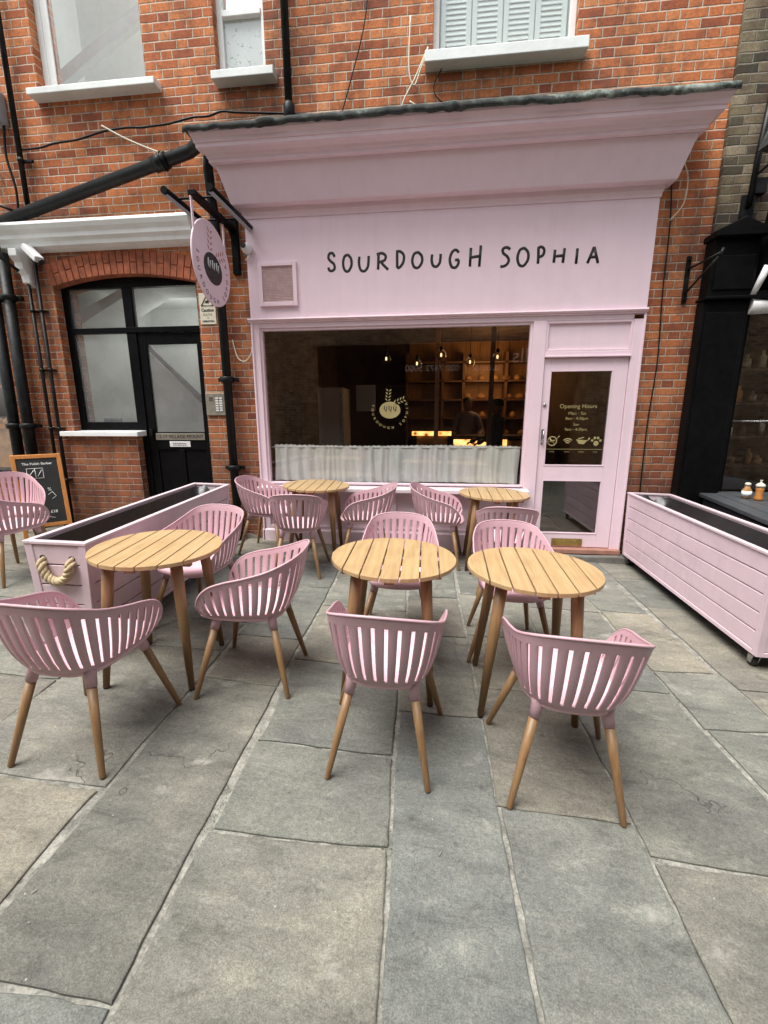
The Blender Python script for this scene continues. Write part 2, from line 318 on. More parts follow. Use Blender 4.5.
# ------------------------------------------------------------------ text
def textmesh(name,body,size,M4,mat,parent,ex=.0012,align='CENTER',space=1.0,bold=0.):
    cu=bpy.data.curves.new('tmp','FONT'); cu.body=body; cu.size=size; cu.extrude=ex; cu.align_x=align; cu.align_y='CENTER'; cu.space_character=space; cu.offset=bold; cu.resolution_u=3
    o=bpy.data.objects.new('tmp',cu); COL.objects.link(o)
    dg=bpy.context.evaluated_depsgraph_get(); me=bpy.data.meshes.new_from_object(o.evaluated_get(dg)); bpy.data.objects.remove(o)
    me.transform(M4); me.materials.clear(); me.materials.append(mat); me.name=name
    q=bpy.data.objects.new(name,me); COL.objects.link(q); q.parent=parent; return q
def face_my(x,y,z,rx=0): return Matrix.Translation((x,y,z))@Matrix.Rotation(R(90),4,'X')   # readable from -y
def join_meshes(objs,name):
    import bmesh
    b=bmesh.new()
    for o in objs: b.from_mesh(o.data)
    me=bpy.data.meshes.new(name); b.to_mesh(me); b.free(); me.materials.append(objs[0].data.materials[0]); par=objs[0].parent
    for o in objs: bpy.data.objects.remove(o)
    q=bpy.data.objects.new(name,me); COL.objects.link(q); q.parent=par; return q
# ------------------------------------------------------------------ PAVEMENT
TR=[(.215,.205,.180),(.175,.182,.180),(.205,.185,.160),(.185,.183,.168),(.165,.168,.16),(.225,.20,.165)]
def pavement():
    cols=[(-9,-9),(-7.6,-7.7),(-6.7,-6.8),(-5.8,-5.9),(-4.9,-5.0),(-4.2,-4.3),(-3.45,-3.52),(-2.78,-2.86),(-2.03,-2.12),(-1.278,-1.33),(-.795,-.885),(-.115,-.215),(.30,.22),(.80,.73),(1.43,1.31),(1.80,1.74),(2.6,2.55),(3.4,3.35),(4.2,4.2),(5.1,5.1),(6,6),(7.5,7.5),(9,9)]
    def bx(i,y): a,b=cols[i]; return a+(b-a)*(y+4)/3.+.008*math.sin(y*2.7+i*1.7)
    rnd=random.Random(5)
    special={8:[-9,-7.6,-6.2,-5.1,-4.3,-3.41,-2.37,-1.98,-1.25,-.6,.5],9:[-9,-7.7,-6.4,-5.2,-4.02,-2.65,-2.15,-1.28,-.62,.5],10:[-9,-7.4,-6.1,-5.0,-4.1,-3.51,-3.075,-2.39,-1.61,-1.025,-.42,.5],
      11:[-9,-7.5,-6,-4.6,-2.76,-1.95,-1.31,-.55,.5],12:[-9,-7.9,-6.5,-5.3,-4.35,-3.275,-2.5,-1.9,-1.2,-.5,.5],13:[-9,-7.6,-6.2,-5.2,-4.3,-3.42,-2.40,-1.9,-1.36,-.6,.5],14:[-9,-7.8,-6.4,-5.4,-4.4,-3.42,-2.67,-2.157,-1.33,-.7,.5],15:[-9,-7.2,-6,-5,-4.2,-3.42,-2.67,-2.30,-1.2,-.55,.5]}
    tints={(9,3):(.168,.178,.182),(8,4):(.225,.197,.165),(10,3):(.215,.203,.182),(10,4):(.21,.2,.178),(11,3):(.158,.17,.175),(12,4):(.185,.19,.185),(13,4):(.205,.19,.168),(13,5):(.18,.178,.165),(8,5):(.195,.185,.168),(9,4):(.168,.16,.148),(10,5):(.17,.172,.162)}
    vs=[];fs=[];mi=[];cl=[]
    def jag(p,q,nx,ny,amp,mn):
        L=math.hypot(q[0]-p[0],q[1]-p[1]); n=max(2,int(L/.045)); out=[]; w=0
        for k in range(n):
            t=k/n; w=.90*w+rnd.uniform(-1,1)*amp*(2.6 if rnd.random()<.15 else 1.)
            e=w*min(1,8*t,8*(1-t)); out.append((p[0]+(q[0]-p[0])*t+nx*e,p[1]+(q[1]-p[1])*t+ny*e))
        return out
    for ci in range(len(cols)-1):
        if ci in special: ys=special[ci]
        else:
            ys=[-9]; 
            while ys[-1]<.2: ys.append(ys[-1]+rnd.uniform(.6,1.25))
            ys[-1]=.5
        for k in range(len(ys)-1):
            y0,y1=ys[k],ys[k+1]; g=.005+rnd.random()*.006; gl=g+(.014 if rnd.random()<.3 else 0)
            gr=g; 
            if ci==14 and -2.4<y0<-1.: gr=.045
            if ci==15: gl=.01
            if ci==8: gr=.012
            if (ci,k) in ((8,4),): gr=.03
            j0,j1=rnd.uniform(-.012,.012),rnd.uniform(-.012,.012)
            A=(bx(ci,y0)+gl,y0+g+j0);B=(bx(ci+1,y0)-gr,y0+g-j0);C=(bx(ci+1,y1)-gr,y1-g+j1);D=(bx(ci,y1)+gl,y1-g-j1)
            poly=jag(A,B,0,1,.003,0)+jag(B,C,1,0,.003,0)+jag(C,D,0,1,.003,0)+jag(D,A,1,0,.003,0)
            cx=sum(p[0] for p in poly)/len(poly); cy=sum(p[1] for p in poly)/len(poly)
            t=tints.get((ci,k),rnd.choice(TR)); m_=sum(t)/3; t=tuple(m_+(a-m_)*.6 for a in t); r=rnd.uniform(.95,1.05); t=tuple(a*r for a in t); al=rnd.random()
            dz=rnd.uniform(0,.003); tx,ty=rnd.uniform(-.002,.002),rnd.uniform(-.002,.002)
            def Z(x,y,h): return gz(x,y)+h+dz+tx*(x-cx)+ty*(y-cy)
            def inset(p,d):
                vx,vy=cx-p[0],cy-p[1]; l=math.hypot(vx,vy); return (p[0]+vx/l*d,p[1]+vy/l*d)
            n=len(poly); o=len(vs)
            rings=[(0,-.02),(0,-.004),(.004,-.0012),(.011,0)]
            for d,h in rings:
                for p in poly: q=inset(p,d); vs.append((q[0],q[1],Z(q[0],q[1],h)))
            for r_ in range(3):
                for a in range(n): fs.append((o+r_*n+a,o+r_*n+(a+1)%n,o+(r_+1)*n+(a+1)%n,o+(r_+1)*n+a)); mi.append(0); cl.append((t[0]*.93,t[1]*.945,t[2]*.875,al))
            fs.append(tuple(o+3*n+a for a in range(n))); mi.append(0); cl.append((t[0]*.93,t[1]*.945,t[2]*.875,al))
    # mortar bed under and between the slabs, reaching far beyond them
    o=len(vs); S=60
    for x,y in ((-S,-S),(S,-S),(S,S),(-S,S)): vs.append((x,y,gz(x,y)-.010))
    fs.append((o,o+1,o+2,o+3)); mi.append(1); cl.append((.3,.3,.3,0))
    me=bpy.data.meshes.new('pavement'); me.from_pydata(vs,[],fs); me.materials.append(M['stone']); me.materials.append(M['mortar'])
    me.polygons.foreach_set('material_index',mi)
    ca=me.color_attributes.new('tint','FLOAT_COLOR','CORNER'); k=0; data=[]
    for p,c in zip(me.polygons,cl): data+=list(c)*p.loop_total
    ca.data.foreach_set('color',data); me.update()
    ob=bpy.data.objects.new('pavement',me); COL.objects.link(ob); ob['kind']='structure'
pavement()
# ------------------------------------------------------------------ walls with openings
def gridwall(mb,xs,zs,hole,yf,yb,mi=0):
    nx,nz=len(xs)-1,len(zs)-1
    H=[[hole((xs[i]+xs[i+1])/2,(zs[j]+zs[j+1])/2) for j in range(nz)] for i in range(nx)]
    h=lambda i,j: True if (i<0 or j<0 or i>=nx or j>=nz) else H[i][j]
    for i in range(nx):
        for j in range(nz):
            if H[i][j]: continue
            x0,x1,z0,z1=xs[i],xs[i+1],zs[j],zs[j+1]
            mb.add([(x0,yf,z0),(x1,yf,z0),(x1,yf,z1),(x0,yf,z1)],[(0,1,2,3)],mi)
            mb.add([(x0,yb,z0),(x1,yb,z0),(x1,yb,z1),(x0,yb,z1)],[(3,2,1,0)],mi)
            if h(i-1,j): mb.add([(x0,yf,z0),(x0,yb,z0),(x0,yb,z1),(x0,yf,z1)],[(3,2,1,0)],mi)
            if h(i+1,j): mb.add([(x1,yf,z0),(x1,yb,z0),(x1,yb,z1),(x1,yf,z1)],[(0,1,2,3)],mi)
            if h(i,j-1): mb.add([(x0,yf,z0),(x1,yf,z0),(x1,yb,z0),(x0,yb,z0)],[(3,2,1,0)],mi)
            if h(i,j+1): mb.add([(x0,yf,z1),(x1,yf,z1),(x1,yb,z1),(x0,yb,z1)],[(0,1,2,3)],mi)
rects=[(-4.19,-3.42,1.27,2.97),(-3.42,-2.54,-1,2.97),(-1.94,1.962,-1,3.52),(-4.02,-2.87,4.64,6.6),(-2.15,-1.66,4.64,6.4),(-.10,1.15,4.64,6.6),(-6.6,-4.98,.75,2.95)]
bld=thing('brick_building','long red brick building with white sash windows above the pink bakery front','building',(0,.02,0))
xs=sorted({-9,2.462}|{r[0] for r in rects}|{r[1] for r in rects}); zs=sorted({-1,8.5}|{r[2] for r in rects}|{r[3] for r in rects})
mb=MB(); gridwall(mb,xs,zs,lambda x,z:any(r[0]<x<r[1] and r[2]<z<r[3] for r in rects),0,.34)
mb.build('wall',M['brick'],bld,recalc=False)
mb=MB(); mb.box(-9,2.462,.34,7,8.3,8.5); mb.build('roof',M['lead'],bld)
# segmental arch over the hall window and door: filler above the curve, voussoirs
def arch():
    x0,x1,zs_,rise=-4.19,-2.54,2.875,.095; c=(x0+x1)/2; hw=(x1-x0)/2; Rr=(hw*hw+rise*rise)/(2*rise); zc=zs_+rise-Rr
    a0=math.asin(hw/Rr); mb=MB(); n=23
    arc=[(c+Rr*math.sin(-a0+2*a0*i/16),zc+Rr*math.cos(-a0+2*a0*i/16)) for i in range(17)]
    mb.prism(arc+[(x1,2.972),(x0,2.972)],'y',.004,.33)
    mb.build('arch_filler',M['vous'],bld)
    mb=MB(); rr=random.Random(2)
    for i in range(n):
        b0=-a0*1.02+2*a0*1.02*(i+.06)/n; b1=-a0*1.02+2*a0*1.02*(i+.94)/n; d=rr.uniform(-.003,.003)
        for (ra,rb) in ((Rr,Rr+.108),(Rr+.118,Rr+.225)) if i%2 else ((Rr,Rr+.225),):
            mb.prism([(c+ra*math.sin(b0),zc+ra*math.cos(b0)),(c+ra*math.sin(b1),zc+ra*math.cos(b1)),(c+rb*math.sin(b1),zc+rb*math.cos(b1)),(c+rb*math.sin(b0),zc+rb*math.cos(b0))],'y',-.012+d,.02)
    mb.build('brick_arch',M['vous'],bld,bevel=.003)
arch()
# rough cement footing at the foot of the brick pier by the hall door
mb=MB()
rr=random.Random(4)
def footing(x0,x1):
    n=10; pts=[(x0+(x1-x0)*i/n,.13+rr.uniform(-.02,.02)) for i in range(n+1)]
    mb.prism([(x0,-.4)]+pts+[(x1,-.4)],'y',-.025,.01)
footing(-2.54,-2.02); mb.build('footing',M['conc'],bld); mb=MB(); footing(-4.6,-3.44); mb.build('footing',M['conc'],bld)
# upper windows
def sash(x0,x1,z0,z1,mid=None,name='window',split=True):
    w=.055; mb=MB(); y0,y1=.09,.15
    mb.box(x0,x0+w,y0,y1,z0,z1); mb.box(x1-w,x1,y0,y1,z0,z1); mb.box(x0+w,x1-w,y0,y1,z0,z0+w*.8); mb.box(x0+w,x1-w,y0,y1,z1-w,z1)
    if mid: mb.box(x0+w,x1-w,y0-.015,y1-.02,mid,mid+.05)
    wd=mb.build(name,M['white'],bld,bevel=.004)
    g=MB(); g.box(x0+w,x1-w,.118,.124,z0+w*.8,z1-w); g.build('pane',M['glassu'],wd)
    return wd
wl=sash(-4.02,-2.87,4.64,6.6,None); wm=sash(-2.15,-1.66,4.64,6.4,5.17); wr=sash(-.10,1.15,4.64,6.6,None)
mb=MB(); mb.box(-3.965,-3.89,.10,.114,4.69,6.5); mb.build('stile',M['white'],wl,bevel=.003)
mb=MB()
for x0,x1,zb in ((-4.05,-2.715,4.565),(-2.15,-1.55,4.555),(-.165,1.22,4.535)):
    mb=MB(); mb.hexa([(x0,-.13,zb),(x1,-.13,zb),(x1,.017,zb),(x0,.017,zb),(x0,-.13,4.622),(x1,-.13,4.622),(x1,.017,4.638),(x0,.017,4.638)])
    mb.build('sill',M['sill'],bld,bevel=.006)
# rooms behind the upper windows
mb=MB(); mb.box(-4.6,-1.3,1.5,1.55,4.3,7.2); mb.box(-4.6,-1.3,.34,1.5,7.2,7.25); mb.box(-4.65,-4.6,.34,1.5,4.3,7.2); mb.box(-1.35,-1.3,.34,1.5,4.3,7.2); mb.box(-4.6,-1.35,.34,1.5,4.25,4.3); mb.build('upper_room',M['hallwall'],bld)
mb=MB(); a=math.atan2(1.2,1.5)
mb.hexa([(-4.55,.7,5.06),(-3.0,.7,5.86),(-3.0,.8,5.86),(-4.55,.8,5.06),(-4.55,.7,5.20),(-3.0,.7,6.00),(-3.0,.8,6.00),(-4.55,.8,5.20)]); mb.build('stair_string',M['white'],bld,bevel=.01)
# splattered white panel in the middle sash, shutters in the right one
nt=newmat('splattered_panel'); P=nt.tc.outputs['Object']; c=nt.ramp(nt.noise(P,34,6,.75),[(.60,(.84,.88,.87)),(.63,(.08,.085,.08))]); nt.set(nt.b.inputs['Base Color'],c); nt.b.inputs['Roughness'].default_value=.7
mb=MB(); mb.box(-2.1,-1.71,.128,.134,4.68,5.18); mb.build('splattered_panel',nt.mat,wm)
mb=MB()
for k in range(4):
    x0=-.03+.28*k; x1=x0+.27
    mb.box(x0,x0+.045,.145,.17,4.70,6.5); mb.box(x1-.045,x1,.145,.17,4.70,6.5); mb.box(x0+.045,x1-.045,.145,.17,4.70,4.79)
    z=4.80
    while z<6.3:
        mb.box(0,x1-x0-.09,-.02,.02,-.003,.003,M=Matrix.Translation((x0+.045,.16,z))@Matrix.Rotation(R(72),4,'X')); z+=.04
mb.build('louvred_shutter',simple('shutter_white',(.86,.93,.91),.5,var=.03,bump=0),wr)
mb=MB(); mb.box(-.3,1.3,.185,.20,4.4,7); mb.build('room_blind',M['white'],bld)
# hall window + door (black joinery under the arch)
def hall():
    w=thing('x','','') if False else None
    mb=MB(); y0,y1=.10,.17
    arc=[]; x0,x1=-4.19,-2.54; c=(x0+x1)/2; hw=(x1-x0)/2; rise=.095; Rr=(hw*hw+rise*rise)/(2*rise); zc=2.875+rise-Rr
    n=14; xsx=[x0+(x1-x0)*i/n for i in range(n+1)]
    top=[(x,zc+math.sqrt(Rr*Rr-(x-c)**2)) for x in xsx]
    mb.prism([(x0,2.868),(x1,2.868)]+list(reversed(top)),'y',y0,y1)          # head
    mb.box(-4.19,-4.118,y0,y1,1.30,2.868); mb.box(-2.60,-2.54,y0,y1,-.1,2.868)
    mb.box(-4.118,-2.60,y0-.01,y1,2.40,2.456)                               # transom
    mb.box(-3.465,-3.36,y0,y1,2.456,2.868); mb.box(-3.465,-3.35,y0,y1,-.1,2.40); mb.box(-4.118,-3.465,y0,y1,1.30,1.42)
    f=mb.build('window',M['black'],bld,bevel=.006)
    for a,b,c_,d in ((-4.118,-3.465,2.456,2.868),(-3.36,-2.60,2.456,2.868),(-4.118,-3.465,1.42,2.40)):
        g=MB(); g.box(a,b,.13,.136,c_,d); g.build('pane',M['glassh'],f)
    mb=MB(); mb.hexa([(-4.33,-.07,1.262),(-3.36,-.07,1.262),(-3.36,.1,1.262),(-4.33,.1,1.262),(-4.33,-.07,1.315),(-3.36,-.07,1.315),(-3.36,.1,1.325),(-4.33,.1,1.325)]); mb.build('sill',M['white'],bld,bevel=.005)
    mb=MB(); y0,y1=.115,.16                                                    # door leaf
    mb.box(-3.35,-3.25,y0,y1,.03,2.395); mb.box(-2.655,-2.60,y0,y1,.03,2.395); mb.box(-3.25,-2.655,y0,y1,2.275,2.395); mb.box(-3.25,-2.655,y0,y1,1.10,1.305); mb.box(-3.25,-2.655,y0,y1,.03,.22)
    mb.box(-2.99,-2.92,y0,y1,.22,1.10); mb.box(-3.25,-2.99,y0+.015,y1-.01,.22,1.10); mb.box(-2.92,-2.655,y0+.015,y1-.01,.22,1.10)
    d=mb.build('door',M['black'],bld,bevel=.005)
    g=MB(); g.box(-3.25,-2.655,.134,.14,1.305,2.275); g.build('pane',M['glassh'],d)
    g=MB(); g.box(-3.31,-3.275,.075,.115,1.26,1.34); g.build('handle',M['blackm'],d,bevel=.004)
    p=MB(); p.box(-3.255,-2.65,.105,.1145,1.215,1.29); pl=p.build('name_plate',M['steel'],d,bevel=.002)
    textmesh('lettering','12-17 VILLAGE MOUNT',.056,face_my(-2.952,.1035,1.252),M['ink'],pl,.0008,space=1.0)
    p=MB(); p.box(-3.09,-2.835,.105,.1145,1.135,1.20); pl=p.build('notice_plate',M['wplastic'],d,bevel=.002)
    for j in range(2):
        p=MB()
        x=-3.05
        while x<-2.88:
            ww=random.uniform(.01,.03); p.box(x,x+ww,.1035,.1052,1.152+j*.02,1.160+j*.02); x+=ww+.007
        p.build('small_print',M['ink'],pl)
    for k,x in enumerate((-3.26,)):
        pass
    # hall behind the glass
    mb=MB(); mb.box(-4.5,-2.3,2.1,2.15,-.1,3.1); mb.box(-4.5,-4.45,.34,2.1,-.1,3.1); mb.box(-2.35,-2.3,.34,2.1,-.1,3.1); mb.box(-4.5,-2.3,.34,2.1,3.1,3.15); mb.box(-4.5,-2.3,.34,2.1,-.1,-.05)
    mb.build('hall_room',M['hallwall'],bld)
    mb=MB(); mb.hexa([(-3.72,.8,2.34),(-3.0,.8,1.62),(-3.0,.86,1.62),(-3.72,.86,2.34),(-3.72,.8,2.42),(-3.0,.8,1.70),(-3.0,.86,1.70),(-3.72,.86,2.42)])
    mb.box(-3.02,-2.96,.79,.87,.0,1.72); mb.box(-2.96,-2.4,.80,.86,1.60,1.66); mb.build('stair_rail',M['darkgrey'],bld,bevel=.005)
    mb=MB(); mb.prism([(-3.72,-.05),(-3.02,-.05),(-3.02,1.62),(-3.72,2.32)],'y',.82,.85); mb.build('stair_panel',M['white'],bld)
    mb=MB(); mb.box(-2.96,-2.4,.82,.85,-.05,1.6); mb.build('cupboard',M['white'],bld,bevel=.004)
    mb=MB(); mb.prism([(-4.42,2.75),(-3.62,3.08),(-2.4,3.08),(-2.4,3.02),(-3.55,3.02),(-4.42,2.60)],'y',.6,1.2); mb.build('stair_soffit',M['hallwall'],bld)
    mb=MB(); mb.box(-4.09,-3.90,.36,.44,1.36,1.46); mb.box(-3.98,-3.80,.35,.42,1.36,1.40); mb.build('window_ledge_box',M['navy'],bld,bevel=.004)
hall()
# shop window at the far left: black surround, dark interior, brown counter front with bread
mb=MB(); mb.box(-6.6,-6.5,.1,.18,.75,2.95); mb.box(-5.06,-4.98,.05,.18,.75,2.95); mb.box(-6.5,-5.06,.1,.18,2.85,2.95); mb.box(-6.5,-5.06,.1,.18,.75,.83); lw=mb.build('window',M['black'],bld,bevel=.005)
mb=MB(); mb.box(-6.5,-5.06,.13,.136,.83,2.85); mb.build('pane',M['glassd'],lw)
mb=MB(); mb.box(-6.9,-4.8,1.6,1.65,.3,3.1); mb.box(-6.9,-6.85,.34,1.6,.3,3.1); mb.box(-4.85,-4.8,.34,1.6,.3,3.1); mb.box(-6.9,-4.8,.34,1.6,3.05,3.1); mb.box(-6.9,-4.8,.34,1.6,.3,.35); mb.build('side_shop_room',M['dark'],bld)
mb=MB(); mb.box(-6.4,-4.9,.42,.46,.83,1.33); mb.build('counter_front',M['bread'],bld)
mb=MB(); mb.box(-6.4,-4.9,.40,.85,1.33,1.36); mb.box(-6.4,-4.9,.41,.44,1.36,1.40); mb.box(-6.4,-4.9,.5,.8,1.85,1.88); mb.build('shelf',M['board'],bld,bevel=.003)
rr=random.Random(9)
for k in range(6):
    o=MB(); x=-5.02-.17*k; o.lathe([(.001,-.05),(.05,-.045),(.075,-.02),(.08,.0),(.07,.03),(.04,.05),(.001,.058)],(x,.52,1.415),14)
    q=o.build('bread_loaf',M['bread'],None); q.scale=(1,1,1); tag(q,'round crusty loaf lying on the shelf behind the left hand shop window','bread',group='loaves in the left hand shop window')
# ------------------------------------------------------------------ white ledge (cornice) on the left
mb=MB()
prof=[(.0,3.44),(-.20,3.44),(-.21,3.41),(-.19,3.37),(-.16,3.335),(-.155,3.30),(-.12,3.27),(-.115,3.235),(-.06,3.215),(0,3.205)]
mb.prism([(y+.02,z) for y,z in prof],'x',-7.2,-2.46)
q=mb.build('cornice',M['white'],None,bevel=.004); tag(q,'white moulded ledge running along the brick wall over the black hall door','ledge')
mb=MB(); mb.prism([(-.18,3.20),(-.18,3.13),(-.13,3.08),(-.12,3.02),(-.07,2.97),(-.06,2.9),(.02,2.86),(.02,3.20)],'x',-4.47,-4.38)
q=mb.build('corbel',M['white'],None,bevel=.005); tag(q,'small white scroll bracket under the left end of the white ledge','bracket')
# ------------------------------------------------------------------ NEIGHBOUR at the right
nb=thing('stock_brick_building','sooty yellow brick building with a black shopfront on the right','building',(0,0,0))
mb=MB()
nr=[(2.79,7.5,-1,2.72)]
xs=sorted({2.466,9,2.79,7.5}); zs=[-1,2.72,8.5]
gridwall(mb,xs,zs,lambda x,z:2.79<x<7.5 and z<2.72,-.02,.34)
mb.build('wall',M['ybrick'],nb,recalc=False)
mb=MB(); mb.box(2.40,2.79,-.14,-.022,-.3,2.50); mb.box(2.43,2.76,-.155,-.14,.3,2.40); mb.build('pilaster',M['black'],nb,bevel=.008)
mb=MB(); mb.box(2.385,2.80,-.20,-.022,2.503,2.53); mb.box(2.41,2.79,-.17,-.022,2.53,3.0); mb.box(2.44,2.76,-.185,-.17,2.58,2.86)
mb.prism([(2.385,3.0),(2.81,3.0),(2.81,3.05),(2.60,3.15),(2.385,3.05)],'y',-.24,-.022); mb.build('console',M['black'],nb,bevel=.008)
mb=MB(); mb.box(2.80,7.5,-.20,.10,2.50,2.56); mb.box(2.83,2.90,.0,.1,-.1,2.5); mb.box(2.79,7.5,.0,.1,-.3,.55); mb.box(4.4,4.5,.0,.1,.55,2.5); mb.build('shopfront_frame',M['black'],nb,bevel=.005)
fs_=MB(); fs_.hexa([(2.815,-.42,2.86),(7.5,-.42,2.86),(7.5,-.02,2.60),(2.815,-.02,2.60),(2.90,-.36,3.40),(7.5,-.36,3.40),(7.5,-.02,3.40),(2.90,-.02,3.40)]); fo=fs_.build('fascia_board',M['black'],nb,bevel=.006)
textmesh('lettering','C',.20,Matrix.Translation((2.985,-.405,3.02))@Matrix.Rotation(R(90),4,'X')@Matrix.Rotation(R(-10),4,'Z'),M['white'],fo,.004)
mb=MB(); mb.box(2.90,4.4,.04,.046,.55,2.5); mb.box(4.5,7.5,.04,.046,.55,2.5); mb.build('pane',M['glassd'],nb)
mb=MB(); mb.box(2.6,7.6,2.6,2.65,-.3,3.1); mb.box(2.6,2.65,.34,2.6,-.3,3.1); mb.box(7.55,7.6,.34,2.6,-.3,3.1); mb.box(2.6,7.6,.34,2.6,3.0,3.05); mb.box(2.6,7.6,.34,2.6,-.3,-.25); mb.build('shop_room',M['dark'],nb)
shl=MB()
for z in (.85,1.2,1.6,2.0): shl.box(2.8,5.5,1.2,1.6,z,z+.03)
shl.box(2.8,2.84,1.2,1.6,-.2,2.4); shl.build('shelf',M['dwood'],nb)
rr=random.Random(3)
for z in (.88,1.23,1.63,2.03):
    x=2.95
    while x<4.1:
        o=MB(); r=rr.uniform(.025,.05); h=rr.uniform(.1,.22); o.lathe([(r,0),(r,h*.65),(r*.4,h*.8),(r*.4,h)],(x,1.3,z),10)
        q=o.build('bottle',rr.choice([M['bread'],M['dwood'],M['steel'],M['cream']]),None); tag(q,'small bottle or jar on the dark shelves inside the right hand shop','bottle',group='bottles and jars on the shelves of the right hand shop'); x+=rr.uniform(.09,.22)
lp=thing('strip_lamp','lit warm strip lamp inside the dark shop on the right','lamp',(3.35,1.1,1.86))
mb=MB(); mb.box(-.18,.12,-.02,.02,-.01,.02); mb.build('tube',emit('warm_tube',(1,.75,.35),2.2),lp); mb=MB(); mb.box(-.2,.14,-.03,.03,.02,.04); mb.build('holder',M['blackm'],lp)
tb=MB(); tb.tube([(2.9,.3,1.42),(5.5,.3,1.42)],.012,8); q=tb.build('steel_rail',M['chrome'],None); tag(q,'thin bright steel rail behind the right hand shop window','rail')
# wall lamp on the stock brick wall
wl_=thing('wall_lamp','grey metal wall lamp on an iron arm high on the yellow brick wall','lamp',(2.70,-.02,3.4))
mb=MB(); mb.tube([(.0,-.04,-.12),(.01,-.05,.3),(.045,-.05,.80)],.024,8); mb.box(-.05,.05,-.03,0,-.2,-.02); mb.box(.03,.12,-.05,0,-.02,.1); mb.build('post',M['blackm'],wl_)
mb=MB(); mb.tube([(.02,-.05,.35),(.02,-.18,.42),(.0,-.25,.36)],.012,8); mb.tube([(.02,-.06,.12),(.15,-.12,.25),(.35,-.15,.33)],.010,6); mb.build('arm',M['blackm'],wl_)
mb=MB(); mb.hexa([(-.08,-.34,.22),(.07,-.34,.20),(.08,-.16,.22),(-.07,-.16,.24),(-.05,-.30,.36),(.04,-.30,.35),(.05,-.19,.36),(-.04,-.19,.37)]); mb.build('lamp_head',M['lead'],wl_,bevel=.006)
ar=thing('awning_arm','white folding arm and roller end of the shop awning on the right','awning arm',(2.80,-.12,2.55))
mb=MB(); mb.tube([(-.02,-.05,-.03),(.03,-.12,.20)],[.022,.03],10); mb.tube([(.03,-.12,.21),(.5,-.16,.22)],.02,10); mb.build('arm',M['wplastic'],ar)
mb=MB(); mb.tube([(.0,.0,-.10),(.18,-.03,-.12)],[.075,.05],14); mb.build('roller_end',M['wplastic'],ar)
# iron bracket on the brick pier
br=thing('iron_wall_bracket','black triangular iron bracket on the brick pier right of the pink shopfront','bracket',(2.30,.02,2.72))
mb=MB(); mb.box(-.018,.018,-.02,0,-.20,.20); mb.tube([(0,-.02,.09),(.10,-.33,.13)],.009,8); mb.tube([(0,-.02,-.12),(.10,-.33,.12)],.009,8); mb.tube([(.09,-.33,.10),(.11,-.33,.16)],.014,8)
mb.tube([(0,-.02,.17),(0,-.045,.17)],.012,8); mb.tube([(0,-.02,-.17),(0,-.045,-.17)],.012,8); mb.build('frame',M['blackm'],br)
# dark grey slatted bench/counter outside the right shop
bt=thing('outdoor_counter','dark grey boarded counter outside the black shop behind the right planter','counter',(0,0,0))
mb=MB(); P0,P1,P2,P3=(2.62,-.03),(2.40,-1.50),(3.6,-1.65),(3.75,-.03)
for k in range(8):
    t0,t1=k/8+.004,(k+1)/8-.004
    L=lambda a,b,t:(a[0]+(b[0]-a[0])*t,a[1]+(b[1]-a[1])*t)
    a,b,c,d=L(P0,P3,t0),L(P0,P3,t1),L(P1,P2,t1),L(P1,P2,t0)
    mb.prism([a,d,c,b],'z',.70,.735)
mb.build('top',M['darkgrey'],bt,bevel=.004)
mb=MB()
for k in range(7):
    z0=-.02+.10*k; mb.hexa([(2.66,-.10,z0),(2.45,-1.44,z0),(2.48,-1.44,z0),(2.69,-.10,z0),(2.66,-.10,z0+.092),(2.45,-1.44,z0+.092),(2.48,-1.44,z0+.092),(2.69,-.10,z0+.092)])
mb.hexa([(2.48,-1.43,-.1),(3.55,-1.58,-.1),(3.6,-.12,-.1),(2.69,-.12,-.1),(2.48,-1.43,.69),(3.55,-1.58,.69),(3.6,-.12,.69),(2.69,-.12,.69)])
mb.build('boarding',M['darkgrey'],bt,bevel=.003)
b1=thing('glass_jar','small glass condiment jar with a white label and cork lid on the grey counter','jar',(2.86,-.42,.736))
mb=MB(); mb.lathe([(.034,0),(.038,.02),(.038,.075),(.022,.10),(.020,.118)],n=18); mb.build('body',M['bread'],b1)
mb=MB(); mb.lathe([(.0388,.02),(.0388,.07)],n=18); mb.build('label',M['white'],b1); mb=MB(); mb.lathe([(.023,.118),(.023,.14),(.012,.146)],n=14); mb.build('lid',M['cream'],b1)
b2=thing('pepper_mill','brown wooden pepper mill with pale top on the grey counter','pepper mill',(2.90,-.52,.736))
mb=MB(); mb.lathe([(.034,0),(.036,.02),(.026,.06),(.032,.10),(.030,.12)],n=18); mb.build('body',M['board'],b2); mb=MB(); mb.lathe([(.034,.12),(.036,.14),(.02,.155),(.008,.16),(.008,.178),(.012,.184)],n=16); mb.build('lid',M['cream'],b2)
# ------------------------------------------------------------------ PINK SHOPFRONT
sf=thing('pink_shopfront','tall pink painted timber bakery shopfront with hand drawn lettering and a big window','shopfront',(0,0,0))
mb=MB(); mb.box(-1.945,1.967,-.03,.14,2.475,3.56); mb.build('fascia',M['pink'],sf,bevel=.004)
mb=MB(); 
mb.prism([(-.03,2.475),(-.065,2.475),(-.07,2.462),(-.06,2.452),(-.045,2.448),(-.045,2.438),(-.03,2.432),(.05,2.432),(.05,2.475)],'x',-1.965,1.969); mb.build('moulding',M['pink'],sf)
